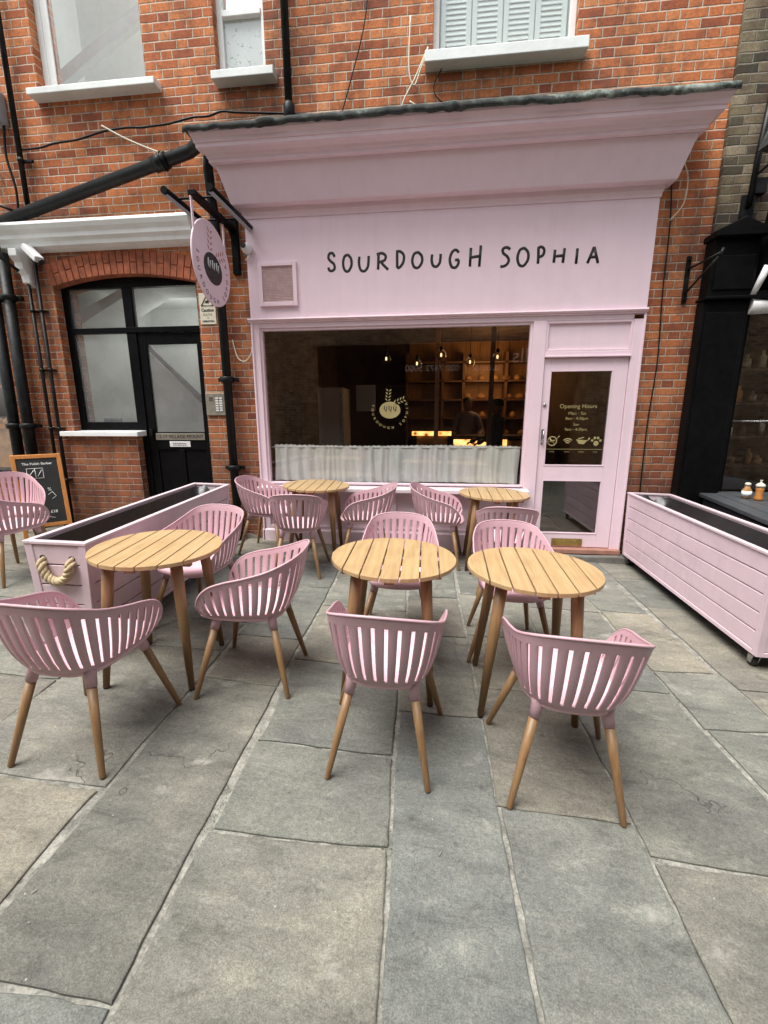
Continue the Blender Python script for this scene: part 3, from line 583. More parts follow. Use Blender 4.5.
# flared cornice: mitred profile (outward offset d, height z) run round three sides
def flare(prof,mat,name,bevel=0):
    mb=MB(); xl,xr=-1.945,1.967; n=len(prof); vs=[]
    for d,z in prof: vs+=[(xl-d*.66,.02,z),(xl-d*.66,-.03-d,z),(xr+d*.66,-.03-d,z),(xr+d*.66,.02,z)]
    fs=[]
    for i in range(n-1):
        for k in range(3): fs.append((i*4+k,i*4+k+1,(i+1)*4+k+1,(i+1)*4+k))
    fs.append((0,1,2,3)); fs.append(tuple((n-1)*4+k for k in (3,2,1,0)))
    for i in range(n-1): fs.append((i*4+3,i*4,(i+1)*4,(i+1)*4+3))
    mb.add(vs,fs); return mb.build(name,mat,sf,bevel=bevel)
flare([(.010,3.405),(.012,3.43),(.028,3.455),(.034,3.49)],M['pink'],'bed_moulding')
flare([(.030,3.4905),(.112,3.4905),(.118,3.496),(.232,3.775)],M['pink'],'cornice_board',bevel=.003)
flare([(.225,3.776),(.285,3.776),(.286,3.800),(.298,3.803),(.315,3.828),(.345,3.845),(.385,3.847),(.386,3.876),(.400,3.879),(.41,3.905),(.435,3.935),(.44,3.957)],M['pink'],'cornice_moulding')
def flash():
    mb=MB(); rr=random.Random(8); n=90; xl,xr=-2.27,2.27; rows=[]
    for i in range(n+1):
        x=xl+(xr-xl)*i/n; w=rr.uniform(-.006,.006)+.005*math.sin(i*.37)+.003*math.sin(i*1.3); bump=.02 if i in (14,15,16,46,47) else 0
        zz=.015*math.sin(math.pi*i/n)
        rows.append([(x,.02,4.07+zz),(x,-.25,4.02+zz+w*.5),(x,-.47-bump,3.995+zz+w*.4),(x,-.50-bump*1.3,3.97+zz+w),(x,-.495,3.925+zz*.5+w*1.3),(x,-.46,3.957),(x,.02,3.957)])
    vs=[p for r in rows for p in r]; fs=[]; m=7
    for i in range(n):
        for k in range(m): fs.append((i*m+k,i*m+(k+1)%m,(i+1)*m+(k+1)%m,(i+1)*m+k))
    fs.append(tuple(range(m))); fs.append(tuple(n*m+k for k in reversed(range(m))))
    mb.add(vs,fs,smooth=True); mb.build('lead_flashing',M['leadf'],sf)
flash()
# lettering: hand-drawn strokes, pixel-like local units then laid on the fascia
def arcp(cx,cz,rx,rz,a0,a1,n=14): return [(cx+rx*math.cos(R(a0+(a1-a0)*i/n)),cz+rz*math.sin(R(a0+(a1-a0)*i/n))) for i in range(n+1)]
def spl(pts,n=6):
    P=[pts[0]]+list(pts)+[pts[-1]]; out=[]
    for i in range(1,len(P)-2):
        a,b,c,d=P[i-1:i+3]
        for k in range(n):
            t=k/n; out.append(tuple(.5*((2*b[j])+(-a[j]+c[j])*t+(2*a[j]-5*b[j]+4*c[j]-d[j])*t*t+(-a[j]+3*b[j]-3*c[j]+d[j])*t**3) for j in range(len(b))))
    out.append(tuple(pts[-1])); return out
GL={'S':[spl([(.85,.78),(.62,.98),(.25,.95),(.12,.72),(.38,.54),(.72,.40),(.82,.16),(.55,.02),(.2,.04),(.08,.2)])],
'S2':[spl([(.9,.90),(.6,1.0),(.25,.92),(.3,.70),(.62,.55),(.82,.36),(.7,.14),(.4,.02),(.08,.0)])],
'O':[spl([(.5,1),(.2,.88),(.05,.45),(.22,.05),(.6,.0),(.92,.35),(.9,.75),(.62,.98),(.48,1.0)])],
'U':[spl([(.12,.95),(.08,.5),(.22,.08),(.55,.0),(.82,.25),(.9,.6),(.92,1.0)])],
'R':[spl([(.15,0),(.18,.5),(.2,.95)],3),spl([(.05,.92),(.45,1.0),(.75,.85),(.7,.6),(.4,.48),(.2,.45)]),spl([(.38,.47),(.62,.25),(.95,.0)],3)],
'D':[spl([(.2,1),(.2,.5),(.22,.02)],3),spl([(.1,.97),(.55,.97),(.9,.75),(.85,.35),(.5,.06),(.2,.0)])],
'G':[spl([(.88,.85),(.6,1.0),(.25,.85),(.08,.45),(.25,.06),(.6,.0),(.85,.2),(.88,.44)]),[(.55,.42),(.9,.45)]],
'H':[[(.15,.92),(.12,0)],[(.9,1.04),(.84,0)],[(.14,.45),(.86,.52)]],'P':[spl([(.2,0),(.2,.5),(.15,.95)],3),spl([(.08,.9),(.45,1.0),(.82,.85),(.78,.55),(.45,.42),(.2,.42)])],
'I':[[(.55,1),(.5,0)]],'A':[[(.05,0),(.5,1.0)],[(.5,1.0),(.92,.02)],[(.22,.38),(.78,.40)]]}
def px2w(px,pz):
    return -1.117+(px-327)*(2.60/271.), None
LT=[('S',328,336.5,254,272),('O',343,352.5,256,272),('U',358.5,370,257,272),('R',376.5,389,254.3,270.5),('D',395.5,405,252.3,269),('O',412,423,253.5,268.5),('U',431,441.5,255,267.5),('G',449,460,251,268.5),('H',468.5,481.5,247.5,267.5),
('S2',499.5,510.5,248.5,267.5),('O',516.5,528.5,249.3,266.5),('P',536,544.5,247.8,264.5),('H',552,564.5,249.7,263.5),('I',573,578.5,249.3,264.5),('A',586.5,598.5,247.8,264)]
def letterings():
    mb=MB()
    for g,x0,x1,t,b in LT:
        for st in GL[g]:
            pts=[]
            for u,v in st:
                px=x0+(x1-x0)*u; py=b+(t-b)*v
                dd=px-327; X=-1.117+dd*.010198-dd*dd*2.2e-6; Z=3.071-(py-254)*(.0092-2.4e-6*dd)-dd*.00039
                pts.append((X,-.031,Z))
            mb.tube(pts,.0128,8,sx=1)
    o=mb.build('lettering',M['ink'],sf)
    for v in o.data.vertices: v.co.y=-.031+(v.co.y+.031)*.2
letterings()
# window frame, mullions, transom panel, door case
mb=MB()
mb.box(-1.945,-1.86,-.03,.10,.64,2.432); mb.box(-1.945,-1.925,-.045,-.03,-.1,2.432); mb.box(-1.86,1.865,-.025,.10,2.385,2.432)
mb.box(.935,1.062,-.03,.10,-.2,2.385); mb.box(1.868,1.967,-.03,.10,-.3,2.385); mb.box(1.945,1.967,-.045,-.03,-.3,2.43)
mb.box(1.062,1.868,-.028,.10,2.045,2.10); mb.box(1.062,1.868,-.045,-.028,2.045,2.062); mb.box(1.062,1.868,.0,.05,2.10,2.385)
mb.box(1.062,1.085,-.022,.0,2.10,2.385); mb.box(1.845,1.868,-.022,.0,2.10,2.385); mb.box(1.085,1.845,-.022,.0,2.362,2.385); mb.box(1.085,1.845,-.022,.0,2.10,2.122)
mb.build('frame',M['pink'],sf,bevel=.004)
mb=MB(); mb.box(-1.86,-1.835,-.01,.05,.74,2.385); mb.box(.91,.935,-.01,.05,.74,2.385); mb.box(-1.835,.91,-.01,.05,2.36,2.385); mb.box(-1.835,.91,-.01,.05,.74,.762); wn_=mb.build('window',M['pink'],sf,bevel=.003)
mb=MB(); mb.box(-1.835,.91,.02,.028,.762,2.36); mb.build('pane',M['glassd'],wn_)
mb=MB(); mb.hexa([(-1.965,-.12,.672),(.985,-.12,.672),(.985,.06,.672),(-1.965,.06,.672),(-1.965,-.12,.712),(.985,-.12,.712),(.985,.06,.735),(-1.965,.06,.735)]); mb.build('sill',simple('pale_pink_sill',(.70,.60,.63),.45,var=.04,dirt=.1),sf,bevel=.006)
mb=MB(); mb.box(-1.945,.935,.0,.08,-.3,.672)
for x0,x1 in ((-1.945,-1.86),(-.50,-.41),(.85,.935)): mb.box(x0,x1,-.028,.0,.225,.672)
mb.box(-1.86,-.50,-.028,.0,.225,.262); mb.box(-.41,.85,-.028,.0,.225,.262); mb.box(-1.86,-.50,-.024,.0,.62,.672); mb.box(-.41,.85,-.024,.0,.62,.672)
mb.box(-1.955,.935,-.045,.0,-.3,.205); mb.prism([(-.045,.205),(0,.205),(0,.224),(-.028,.224)],'x',-1.955,.935); mb.build('stallriser',M['pink'],sf,bevel=.004)
dr=MB(); y0,y1=-.01,.035
dr.box(1.066,1.130,y0,y1,.10,2.04); dr.box(1.730,1.864,y0,y1,.10,2.04); dr.box(1.13,1.73,y0,y1,1.925,2.04); dr.box(1.13,1.73,y0,y1,.825,.972); dr.box(1.13,1.73,y0,y1,.10,.245)
door=dr.build('door',M['pink'],sf,bevel=.003)
mb=MB()
for z0,z1 in ((.245,.825),(.972,1.925)):
    w=.012; mb.box(1.13,1.13+w,y0-.004,y0+.02,z0,z1); mb.box(1.73-w,1.73,y0-.004,y0+.02,z0,z1); mb.box(1.13+w,1.73-w,y0-.004,y0+.02,z0,z0+w); mb.box(1.13+w,1.73-w,y0-.004,y0+.02,z1-w,z1)
mb.build('glazing_bead',M['pink'],door,bevel=.002)
for z0,z1 in ((.245,.825),(.972,1.925)):
    g=MB(); g.box(1.13,1.73,.012,.018,z0,z1); g.build('pane',M['glassd'],door)
mb=MB(); mb.box(1.272,1.590,-.018,-.010,.112,.192); mb.box(1.30,1.562,-.024,-.018,.130,.174); mb.build('letterbox',M['brass'],door,bevel=.003)
mb=MB(); mb.tube([(1.098,-.012,1.335),(1.098,-.05,1.325),(1.098,-.055,1.27),(1.098,-.05,1.215),(1.098,-.012,1.205)],.008,8); mb.box(1.085,1.111,-.014,-.009,1.195,1.345); mb.build('handle',M['chrome'],door)
mb=MB(); mb.lathe([(.017,0),(.017,.01),(.008,.013)],n=14,M=Matrix.Translation((1.098,-.01,1.59))@Matrix.Rotation(R(90),4,'X')); mb.build('lock',M['chrome'],door)
yd=.0105
def dtxt(s,sz,x,z): return textmesh('t',s,sz,face_my(x,yd,z),M['gold'],door,.0006)
objs=[dtxt('Opening Hours',.058,1.435,1.575),dtxt('Mon - Sat',.045,1.43,1.505),dtxt('8am - 4:30pm',.040,1.43,1.455),dtxt('Sun',.042,1.43,1.395),dtxt('9am - 4:30pm',.040,1.43,1.345),dtxt('smoking',.016,1.205,1.118),dtxt('internet',.016,1.36,1.118),dtxt('takeaway',.016,1.50,1.118),dtxt('friendly',.016,1.64,1.118)]
join_meshes(objs,'opening_hours')
mb=MB()
mb.tube([(1.205+.045*math.cos(a),yd,1.225+.045*math.sin(a)) for a in [2*math.pi*i/20 for i in range(20)]],.006,6,closed=True); mb.tube([(1.175,yd,1.255),(1.235,yd,1.195)],.006,6); mb.tube([(1.18,yd,1.222),(1.235,yd,1.235)],.006,6); mb.tube([(1.25,yd,1.25),(1.275,yd,1.28)],.004,6)
for r in (.02,.04,.06): mb.tube([(1.36+r*math.cos(a),yd,1.19+r*math.sin(a)) for a in [R(45+90*i/8) for i in range(9)]],.006,6)
mb.prism([(1.44,1.245),(1.47,1.20),(1.52,1.195),(1.555,1.235)],'y',yd-.002,yd); mb.tube([(1.55,yd,1.225),(1.575,yd,1.26)],.006,6); mb.tube([(1.46,yd,1.25),(1.52,yd,1.265)],.005,6)
for (dx,dz,r) in ((-.04,.01,.013),(-.016,.035,.014),(.016,.035,.014),(.04,.01,.013),(0,-.02,.026)): mb.lathe([(r,0),(r,.002)],n=12,M=Matrix.Translation((1.64+dx,yd,1.225+dz))@Matrix.Rotation(R(90),4,'X'))
mb.box(1.15,1.71,yd-.001,yd,1.142,1.146)
o=mb.build('door_symbols',M['gold'],door)
for v in o.data.vertices: v.co.y=yd-.001+(v.co.y-yd)*.12
mb=MB(); mb.box(1.05,1.96,-.09,.05,.045,.095); mb.build('tiled_threshold',M['terracotta'],sf,bevel=.006)
mb=MB(); 
mb.prism([(1.0,-.3),(1.0,.0),(1.03,.03),(1.25,.042),(1.6,.036),(1.93,.042),(2.1,.02),(2.12,-.3)],'y',-.13,.04); mb.build('door_step',M['dstone'],sf,bevel=.015)
# vent grille
vt=MB(); vt.box(-1.825,-1.785,-.06,-.03,2.59,3.005); vt.box(-1.465,-1.425,-.06,-.03,2.59,3.005); vt.box(-1.785,-1.465,-.06,-.03,2.965,3.005); vt.box(-1.785,-1.465,-.06,-.03,2.59,2.63)
vf=vt.build('vent',M['pink'],sf,bevel=.004)
vt=MB(); vt.box(-1.785,-1.465,-.038,-.03,2.63,2.965)
for k in range(22): z=2.637+k*.0152; vt.box(-1.785,-1.465,-.046,-.038,z,z+.008)
for k in range(3): x=-1.71+k*.08; vt.box(x,x+.004,-.049,-.046,2.63,2.965)
vt.build('grille',M['mesh'],vf)
# gold logo on the glass
lg=thing('x','','') if False else None
def logo(cx,cz,s,M4,parent,fill,line,ring,ink,rf=1.66,lf=.33):
    """loaf with scored slashes, two wheat ears, name round the lower rim (local plane x,z; s = loaf half width)"""
    mb=MB(); mb.prism([(cx+s*math.cos(a),cz+s*.78*math.sin(a)) for a in [2*math.pi*i/32 for i in range(32)]],'y',-.001,.0,M=M4); mb.build('loaf_mark',fill,parent)
    mb=MB()
    for k in (-.45,0,.45): mb.tube([M4@Vector((cx+s*(k-.06),-.002,cz+s*.42)),M4@Vector((cx+s*(k-.10),-.002,cz+s*.1)),M4@Vector((cx+s*(k+.08),-.002,cz-s*.1)),M4@Vector((cx+s*(k+.14),-.002,cz+s*.34))],s*.038,6)
    mb.build('loaf_slashes',line,parent)
    mb=MB()
    for bx_,bz_,ang,n in ((-.22,.78,84,4),(.36,.62,22,4)):
        for i in range(n):
            for sd in (-1,1):
                t=s*(.05+.29*i); ax=R(ang); px=cx+s*bx_+t*math.cos(ax); pz=cz+s*bz_+t*math.sin(ax); a2=ax+sd*R(48)
                q=[(px+s*.38*(u*math.cos(a2)-v*math.sin(a2)),pz+s*.38*(u*math.sin(a2)+v*math.cos(a2))) for u,v in ((.10,0),(.5,.17),(1,0),(.5,-.17))]
                mb.prism(q,'y',-.001,0,M=M4)
    mb.build('wheat_mark',ring,parent)
    txt='SOURDOUGH SOPHIA'; ob=[]
    for i,ch in enumerate(txt):
        if ch==' ': continue
        a=R(165+(215)*i/(len(txt)-1)); r=s*rf
        Mx=M4@Matrix.Translation((cx+r*math.cos(a),-.001,cz+r*math.sin(a)))@Matrix.Rotation(-(a+math.pi/2),4,'Y')@Matrix.Rotation(R(90),4,'X')
        ob.append(textmesh('t',ch,s*lf,Mx,ink,parent,.0004,bold=.0003))
    join_meshes(ob,'ring_lettering')
logo(-.485,1.545,.112,Matrix.Translation((0,.0185,0)),wn_,M['gold'],M['ink'],M['gold'],M['gold'])
# ------------------------------------------------------------------ bakery interior
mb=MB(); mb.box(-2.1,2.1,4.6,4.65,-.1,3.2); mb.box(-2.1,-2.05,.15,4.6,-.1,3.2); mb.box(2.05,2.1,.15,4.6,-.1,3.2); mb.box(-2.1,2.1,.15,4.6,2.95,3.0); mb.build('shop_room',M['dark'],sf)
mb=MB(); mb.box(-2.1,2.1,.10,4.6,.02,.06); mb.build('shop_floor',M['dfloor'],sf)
def curtain():
    n=420; vs=[];fs=[]; rr=random.Random(6); x0,x1=-1.80,.895; ph=[rr.uniform(0,6) for _ in range(6)]
    zs=[.765,.85,.95,1.05,1.11,1.135,1.150,1.168]
    for i in range(n+1):
        x=x0+(x1-x0)*i/n; A=1+.5*math.sin(x*5+ph[0])
        w=.011*math.sin(x*38+2*math.sin(x*7+ph[1]))*A+.006*math.sin(x*83+ph[2]+3*math.sin(x*11))
        for j,z in enumerate(zs):
            am=1. if z<1.1 else (.55 if j!=6 else .35)
            wz=w*am+.004*math.sin(x*40+z*9+ph[3]); vs.append((x+.006*math.sin(z*11+x*30),.075+wz,z+(.004*math.sin(x*120) if j==7 else 0)+(.006*math.sin(x*3+1)+.004*math.sin(x*26)*(z-.7))))
    m=len(zs)
    for i in range(n):
        for j in range(m-1): fs.append((i*m+j,(i+1)*m+j,(i+1)*m+j+1,i*m+j+1))
    mb=MB(); mb.add(vs,fs,smooth=True); q=mb.build('cafe_curtain',M['curtain'],None,recalc=False); tag(q,'gathered sheer white cafe curtain across the lower bakery window','curtain')
    mb=MB(); mb.tube([(-1.835,.075,1.145),(.91,.075,1.145)],.006,8); q=mb.build('curtain_rod',M['wplastic'],None); tag(q,'thin white rod carrying the cafe curtain in the bakery window','curtain rod')
curtain()
fr=thing('tall_fridge','tall grey steel fridge cabinet inside the bakery at the left','fridge',(-1.52,1.7,.06))
mb=MB(); mb.box(-.19,.19,-.02,.5,0,1.82); mb.build('body',M['fridge'],fr,bevel=.01); mb=MB(); mb.box(-.18,.15,-.045,-.02,.05,1.78); mb.build('door',M['fridge'],fr,bevel=.008); mb=MB(); mb.box(.16,.185,-.06,-.02,.1,1.75); mb.build('door_edge',M['chrome'],fr)
ct=thing('serving_counter','bakery serving counter with glowing amber display boxes under its top','counter',(0,2.6,.06))
mb=MB(); mb.box(-.42,1.9,0,.6,0,.90); mb.build('body',M['dwood'],ct,bevel=.005)
mb=MB(); mb.box(-.44,.30,-.05,.62,1.17,1.20); mb.box(.30,1.9,-.05,.62,1.07,1.10); mb.build('top',M['dwood'],ct,bevel=.004)
nt=newmat('amber_display'); P=nt.tc.outputs['Object']; v=nt.n('ShaderNodeTexVoronoi',{'Scale':9.}); nt.L.new(P,v.inputs['Vector'])
c=nt.ramp(v.outputs['Distance'],[(.15,(.10,.03,.01)),(.35,(1.,.42,.10)),(.7,(1.,.62,.22))]); nt.set(nt.b.inputs['Base Color'],c4((.1,.05,.02))); nt.set(nt.b.inputs['Emission Color'],c); nt.b.inputs['Emission Strength'].default_value=.85
mb=MB(); mb.box(-.38,.26,-.03,-.01,1.10,1.17); mb.box(.30,1.15,-.03,-.01,.93,1.04); mb.box(1.42,1.72,-.03,-.01,.93,1.03); mb.build('lit_display',nt.mat,ct)
mb=MB(); mb.box(-.30,.20,.0,.3,.90,1.10); mb.box(.32,1.85,.0,.3,.90,1.02); mb.build('pastry_rows',M['bread'],ct)
sh=thing('bread_shelves','tall dark wooden bread shelves on the back wall of the bakery','shelves',(0,4.2,.06))
mb=MB()
for z in (1.0,1.35,1.7,2.05,2.4): mb.box(-.6,1.95,0,.35,z,z+.03)
for x in (-.6,.10,.5,1.3,1.92): mb.box(x,x+.05,0,.35,0,2.6)
mb.build('frame',wood('shelf_oak',(.20,.10,.045),(.11,.05,.02),axis='x'),sh)  # brown oak of the bread shelves, one tone throughout
rr=random.Random(12)
for z in (1.03,1.38,1.73,2.08):
    x=.62
    while x<1.85:
        o=MB(); w=rr.uniform(.06,.1); o.lathe([(.001,0),(w*.9,.005),(w,.04),(w*.8,.08),(w*.3,.11),(.001,.115)],(x,4.32,z+.06),10)
        q=o.build('bread_loaf',M['bread'],None); tag(q,'round loaf on the bread shelves at the back of the bakery','bread',group='loaves on the bakery back shelves'); x+=rr.uniform(.2,.34)
mb=MB()
for k in range(9): mb.box(-.55+.28*k,-.55+.28*k+.272,4.56,4.598,1.0,2.9)
mb.build('back_boarding',wood('amber_boarding',(.42,.22,.08),(.26,.12,.04),axis='z'),sf)
mb=MB(); mb.box(-.02,.04,1.2,1.26,.06,2.94); q=mb.build('timber_post',wood('post_oak',(.30,.15,.06),(.18,.08,.03),axis='z'),None,bevel=.004); tag(q,'slim upright oak post inside the bakery left of the counter','post',group='oak posts inside the bakery')
mb=MB(); mb.box(.72,.78,1.6,1.66,.06,2.94); q=mb.build('timber_post',M['dwood'],None,bevel=.004); tag(q,'slim upright dark post inside the bakery in front of the people','post',group='oak posts inside the bakery')
pl0=None
for k,(x,y,z) in enumerate(((-.62,.9,2.17),(-.25,1.1,2.13),(.05,.8,2.19),(.42,1.2,2.15),(.72,.9,2.17))):
    if pl0 is None:
        pl0=thing('pendant_lamp','x','lamp',(x,y,z),'glass globe pendant lamps in the bakery'); 
        mb=MB(); mb.lathe([(.001,-.06),(.035,-.05),(.055,-.02),(.058,.0),(.05,.03),(.025,.055),(.012,.06)],n=18); mb.build('globe',M['glass'],pl0)
        mb=MB(); mb.lathe([(.008,-.02),(.012,0),(.008,.02)],n=8); mb.build('bulb',emit('bulb',(1,.62,.3),1.2),pl0)
        mb=MB(); mb.tube([(0,0,.06),(0,0,.75)],.003,6); mb.lathe([(.02,.05),(.02,.09),(.006,.1)],n=10); mb.build('cord',M['blackm'],pl0)
    else: dup(pl0,(x,y,z),0,'x',tilt=False)
for o,t in zip([o for o in COL.objects if o.name.startswith('pendant_lamp')],['leftmost glass globe pendant lamp inside the bakery window','second glass globe pendant lamp from the left in the bakery','middle glass globe pendant lamp of the five in the bakery','fourth glass globe pendant lamp from the left in the bakery','rightmost glass globe pendant lamp inside the bakery window']): o['label']=t
mn=MB(); mn.box(-1.25,-.95,2.3,2.34,1.55,1.95); q=mn.build('menu_board',M['grey'],None); tag(q,'small dull grey menu screen on the dark left wall of the bakery','screen')
# people inside
def skinbody(name,joints,edges,mat,parent=None,lv=2):
    me=bpy.data.meshes.new('tmp'); me.from_pydata([j[:3] for j in joints],edges,[]); o=bpy.data.objects.new('tmp',me); COL.objects.link(o)
    md=o.modifiers.new('s','SKIN'); 
    for i,j in enumerate(joints): me.skin_vertices[0].data[i].radius=(j[3],j[4] if len(j)>4 else j[3]); me.skin_vertices[0].data[i].use_root=(i==0)
    s=o.modifiers.new('d','SUBSURF'); s.levels=lv; s.render_levels=lv
    dg=bpy.context.evaluated_depsgraph_get(); m2=bpy.data.meshes.new_from_object(o.evaluated_get(dg)); bpy.data.objects.remove(o)
    m2.materials.clear(); m2.materials.append(mat)
    for p in m2.polygons: p.use_smooth=True
    q=bpy.data.objects.new(name,m2); COL.objects.link(q); q.parent=parent; return q
def head(mb_parent,loc,rz,skin,hair):
    Mh=Matrix.Translation(loc)@Matrix.Rotation(rz,4,'Z')
    mb=MB(); n=20; prof=[(.001,-.115),(.035,-.112),(.052,-.085),(.066,-.04),(.074,.01),(.076,.05),(.066,.09),(.04,.115),(.001,.125)]
    mb.lathe(prof,n=n,M=Mh@Matrix.Diagonal((1,1.18,1,1)))
    mb.hexa([tuple(Mh@Vector(p)) for p in ((-.014,-.085,-.03),(-.004,-.108,-.026),(.004,-.108,-.026),(.014,-.085,-.03),(-.006,-.082,.025),(-.003,-.09,.02),(.003,-.09,.02),(.006,-.082,.025))])
    for s in (-1,1): mb.lathe([(.001,-.02),(.014,-.012),(.016,.008),(.001,.022)],n=8,M=Mh@Matrix.Translation((s*.078,.005,-.005)))
    h=mb.build('head',skin,mb_parent)
    e=MB()
    for s in (-1,1): e.lathe([(.001,-.006),(.009,0),(.001,.006)],n=8,M=Mh@Matrix.Translation((s*.028,-.083,.01)))
    e.box(-.022,.022,-.087,-.078,-.064,-.058,M=Mh); e.build('face_features',M['hair'],h)
    g=MB(); g.lathe([(.079,.02),(.083,.05),(.074,.10),(.045,.128),(.001,.136)],n=n,M=Mh@Matrix.Translation((0,.012,0))@Matrix.Diagonal((1,1.18,1,1))); g.build('hair',hair,h)
def person(loc,rz,label,cloth,trous,skin,arms):
    t=thing('person',label,'person',loc,rz=rz)
    J=[(0,0,.92,.14,.11),(0,0,1.12,.145,.10),(0,0,1.32,.165,.11),(0,0,1.44,.10,.07),(0,0,1.50,.055,.055)]; E=[(0,1),(1,2),(2,3),(3,4)]
    for s in (-1,1):
        o=len(J); J+=[(s*.17,0,1.40,.062),(s*arms[0][0],arms[0][1],arms[0][2],.048),(s*arms[1][0],arms[1][1],arms[1][2],.036)]; E+=[(3,o),(o,o+1),(o+1,o+2)]
        o=len(J); J+=[(s*.09,0,.82,.10),(s*.10,0,.46,.065),(s*.10,0,.10,.05),(s*.10,-.12,.05,.04)]; E+=[(0,o),(o,o+1),(o+1,o+2),(o+2,o+3)]
    skinbody('body',J,E,cloth,t)
    for s in (-1,1):
        x,y,z=s*arms[1][0],arms[1][1],arms[1][2]
        h=MB(); h.tube([(x,y,z),(x,y-.05,z-.03),(x,y-.09,z-.045)],[.03,.036,.03],8)
        for k in range(4): h.tube([(x-.026+.017*k,y-.085,z-.045),(x-.026+.017*k,y-.125-.008*(k in(1,2)),z-.06),(x-.026+.017*k,y-.14-.008*(k in(1,2)),z-.085)],[.009,.008,.006],6)
        h.tube([(x-s*.025,y-.03,z-.02),(x-s*.05,y-.07,z-.04)],[.011,.008],6); h.build('hand',skin,t)
    head(t,(0,-.01,1.60),0,skin,M['hair']); return t
person((.56,3.35,.06),0,'person in a pale shirt standing behind the bakery counter facing the window',M['shirt'],None,M['skin'],((.26,-.05,1.15),(.20,-.24,1.05)))
person((.93,2.25,-.0),R(-75),'person in a navy shirt standing side-on in front of the bakery counter',M['navy'],None,M['skin2'],((.22,-.06,1.13),(.16,-.26,1.12)))
def plight(name,loc,col,e,size=.3):
    l=bpy.data.lights.new(name,'POINT'); l.energy=e; l.color=col; l.shadow_soft_size=size; o=bpy.data.objects.new(name,l); COL.objects.link(o); o.location=loc
plight('bakery_light',(1.0,3.6,2.3),(1,.55,.22),8); plight('bakery_light_front',(.2,1.3,2.5),(1,.6,.3),1.5)
plight('hall_light',(-3.6,1.5,2.7),(1,.98,.94),4.5); plight('upper_room_fill',(-2.3,.8,6.4),(.93,1,.98),26); plight('side_shop_light',(-5.4,.9,2.6),(1,.7,.4),7); plight('right_shop_light',(3.9,.9,2.6),(1,.65,.35),.3)  # upper room lamp is added, unseen, only to brighten that window
# ------------------------------------------------------------------ pipes and cables
def clampring(mb,x,y,z,r): mb.lathe([(r*1.25,-.03),(r*1.42,-.02),(r*1.42,.02),(r*1.25,.03)],(x,y,z),18); mb.box(x-r*2.2,x+r*2.2,y+r*.4,y+r*1.1,z-.02,z+.02)
dp=thing('downpipe','black iron downpipe on the brick pier left of the pink shopfront','downpipe',(0,0,0))
mb=MB(); mb.tube([(-2.235,-.06,.08),(-2.24,-.06,3.45),(-2.25,-.07,3.60),(-2.20,-.20,3.78),(-2.16,-.26,3.86)],.046,14); mb.tube([(-2.235,-.06,.16),(-2.235,-.09,.10),(-2.235,-.16,.06)],.052,12); mb.lathe([(.055,0),(.062,.02),(.062,.10),(.05,.12)],(-2.237,-.06,.25),16); mb.build('pipe',M['blackm'],dp)
mb=MB(); clampring(mb,-2.238,-.06,1.87,.05); mb.build('clamp',M['blackm'],dp); mb=MB(); clampring(mb,-2.236,-.06,.92,.05); mb.build('clamp',M['blackm'],dp)
dg_=thing('waste_pipe','thick black cast iron pipe sloping down across the brickwork to the left','pipe',(0,0,0))
mb=MB(); mb.tube([(-2.12,-.30,4.02),(-2.30,-.16,4.01),(-2.42,-.10,3.99),(-4.58,-.10,3.47)],.058,16); mb.build('pipe',M['blackm'],dg_)
mb=MB(); mb.tube([(-2.66,-.10,3.932),(-2.80,-.10,3.898)],.072,16); mb.tube([(-2.695,-.10,3.924),(-2.715,-.10,3.919)],.082,16); mb.build('collar',M['blackm'],dg_)
up=thing('upper_downpipe','black downpipe on the upper wall between two white windows','downpipe',(0,0,0))
mb=MB(); mb.tube([(-1.43,-.05,4.12),(-1.45,-.05,8.2)],.036,12); mb.build('pipe',M['blackm'],up); mb=MB(); mb.lathe([(.04,-.10),(.052,-.09),(.052,.03),(.04,.05)],(-1.43,-.05,4.30),16); mb.build('socket',M['blackm'],up)
for nm,lab,x,xb,top in (('stack_pipe','thick black soil pipe nearest the brick strip at the far left',-4.64,-4.72,3.19),('stack_pipe','thick black soil pipe nearest the bread shop window at the far left',-4.82,-4.90,2.98)):
    t=thing(nm,lab,'pipe',(0,0,0),'thick black pipes at the far left'); mb=MB(); mb.tube([(xb,-.08,.0),(x,-.08,top)],.056,16); mb.build('pipe',M['blackm'],t)
    for z in (1.38,2.75):
        mb=MB(); xx=xb+(x-xb)*z/top; clampring(mb,xx,-.08,z,.057); mb.build('clamp',M['blackm'],t)
for lab,x,xb,top in (('thin black conduit left of its twin beside the hall window',-4.43,-4.46,3.15),('thin black conduit nearest the hall window',-4.32,-4.36,3.15)):
    t=thing('conduit',lab,'pipe',(0,0,0),'thin black conduits beside the hall window'); mb=MB(); mb.tube([(xb,-.03,.12),(x,-.03,top)],.019,10); mb.build('pipe',M['blackm'],t)
    for z in (.75,1.35,2.0,2.62):
        mb=MB(); xx=xb+(x-xb)*z/top; mb.lathe([(.024,-.015),(.027,0),(.024,.015)],(xx,-.03,z),12); mb.box(xx-.04,xx+.04,-.02,.02,z-.008,z+.008); mb.build('clip',M['blackm'],t)
t=thing('rain_pipe','slim dark pipe running down the upper wall at the top left','pipe',(0,0,0)); mb=MB(); mb.tube([(-4.285,-.04,3.55),(-4.28,-.04,8.2)],.026,10); mb.build('pipe',M['blackm'],t); mb=MB(); mb.lathe([(.03,-.02),(.033,0),(.03,.02)],(-4.284,-.04,4.05),12); mb.box(-4.31,-4.17,-.03,.0,4.04,4.06); mb.build('clip',M['blackm'],t)
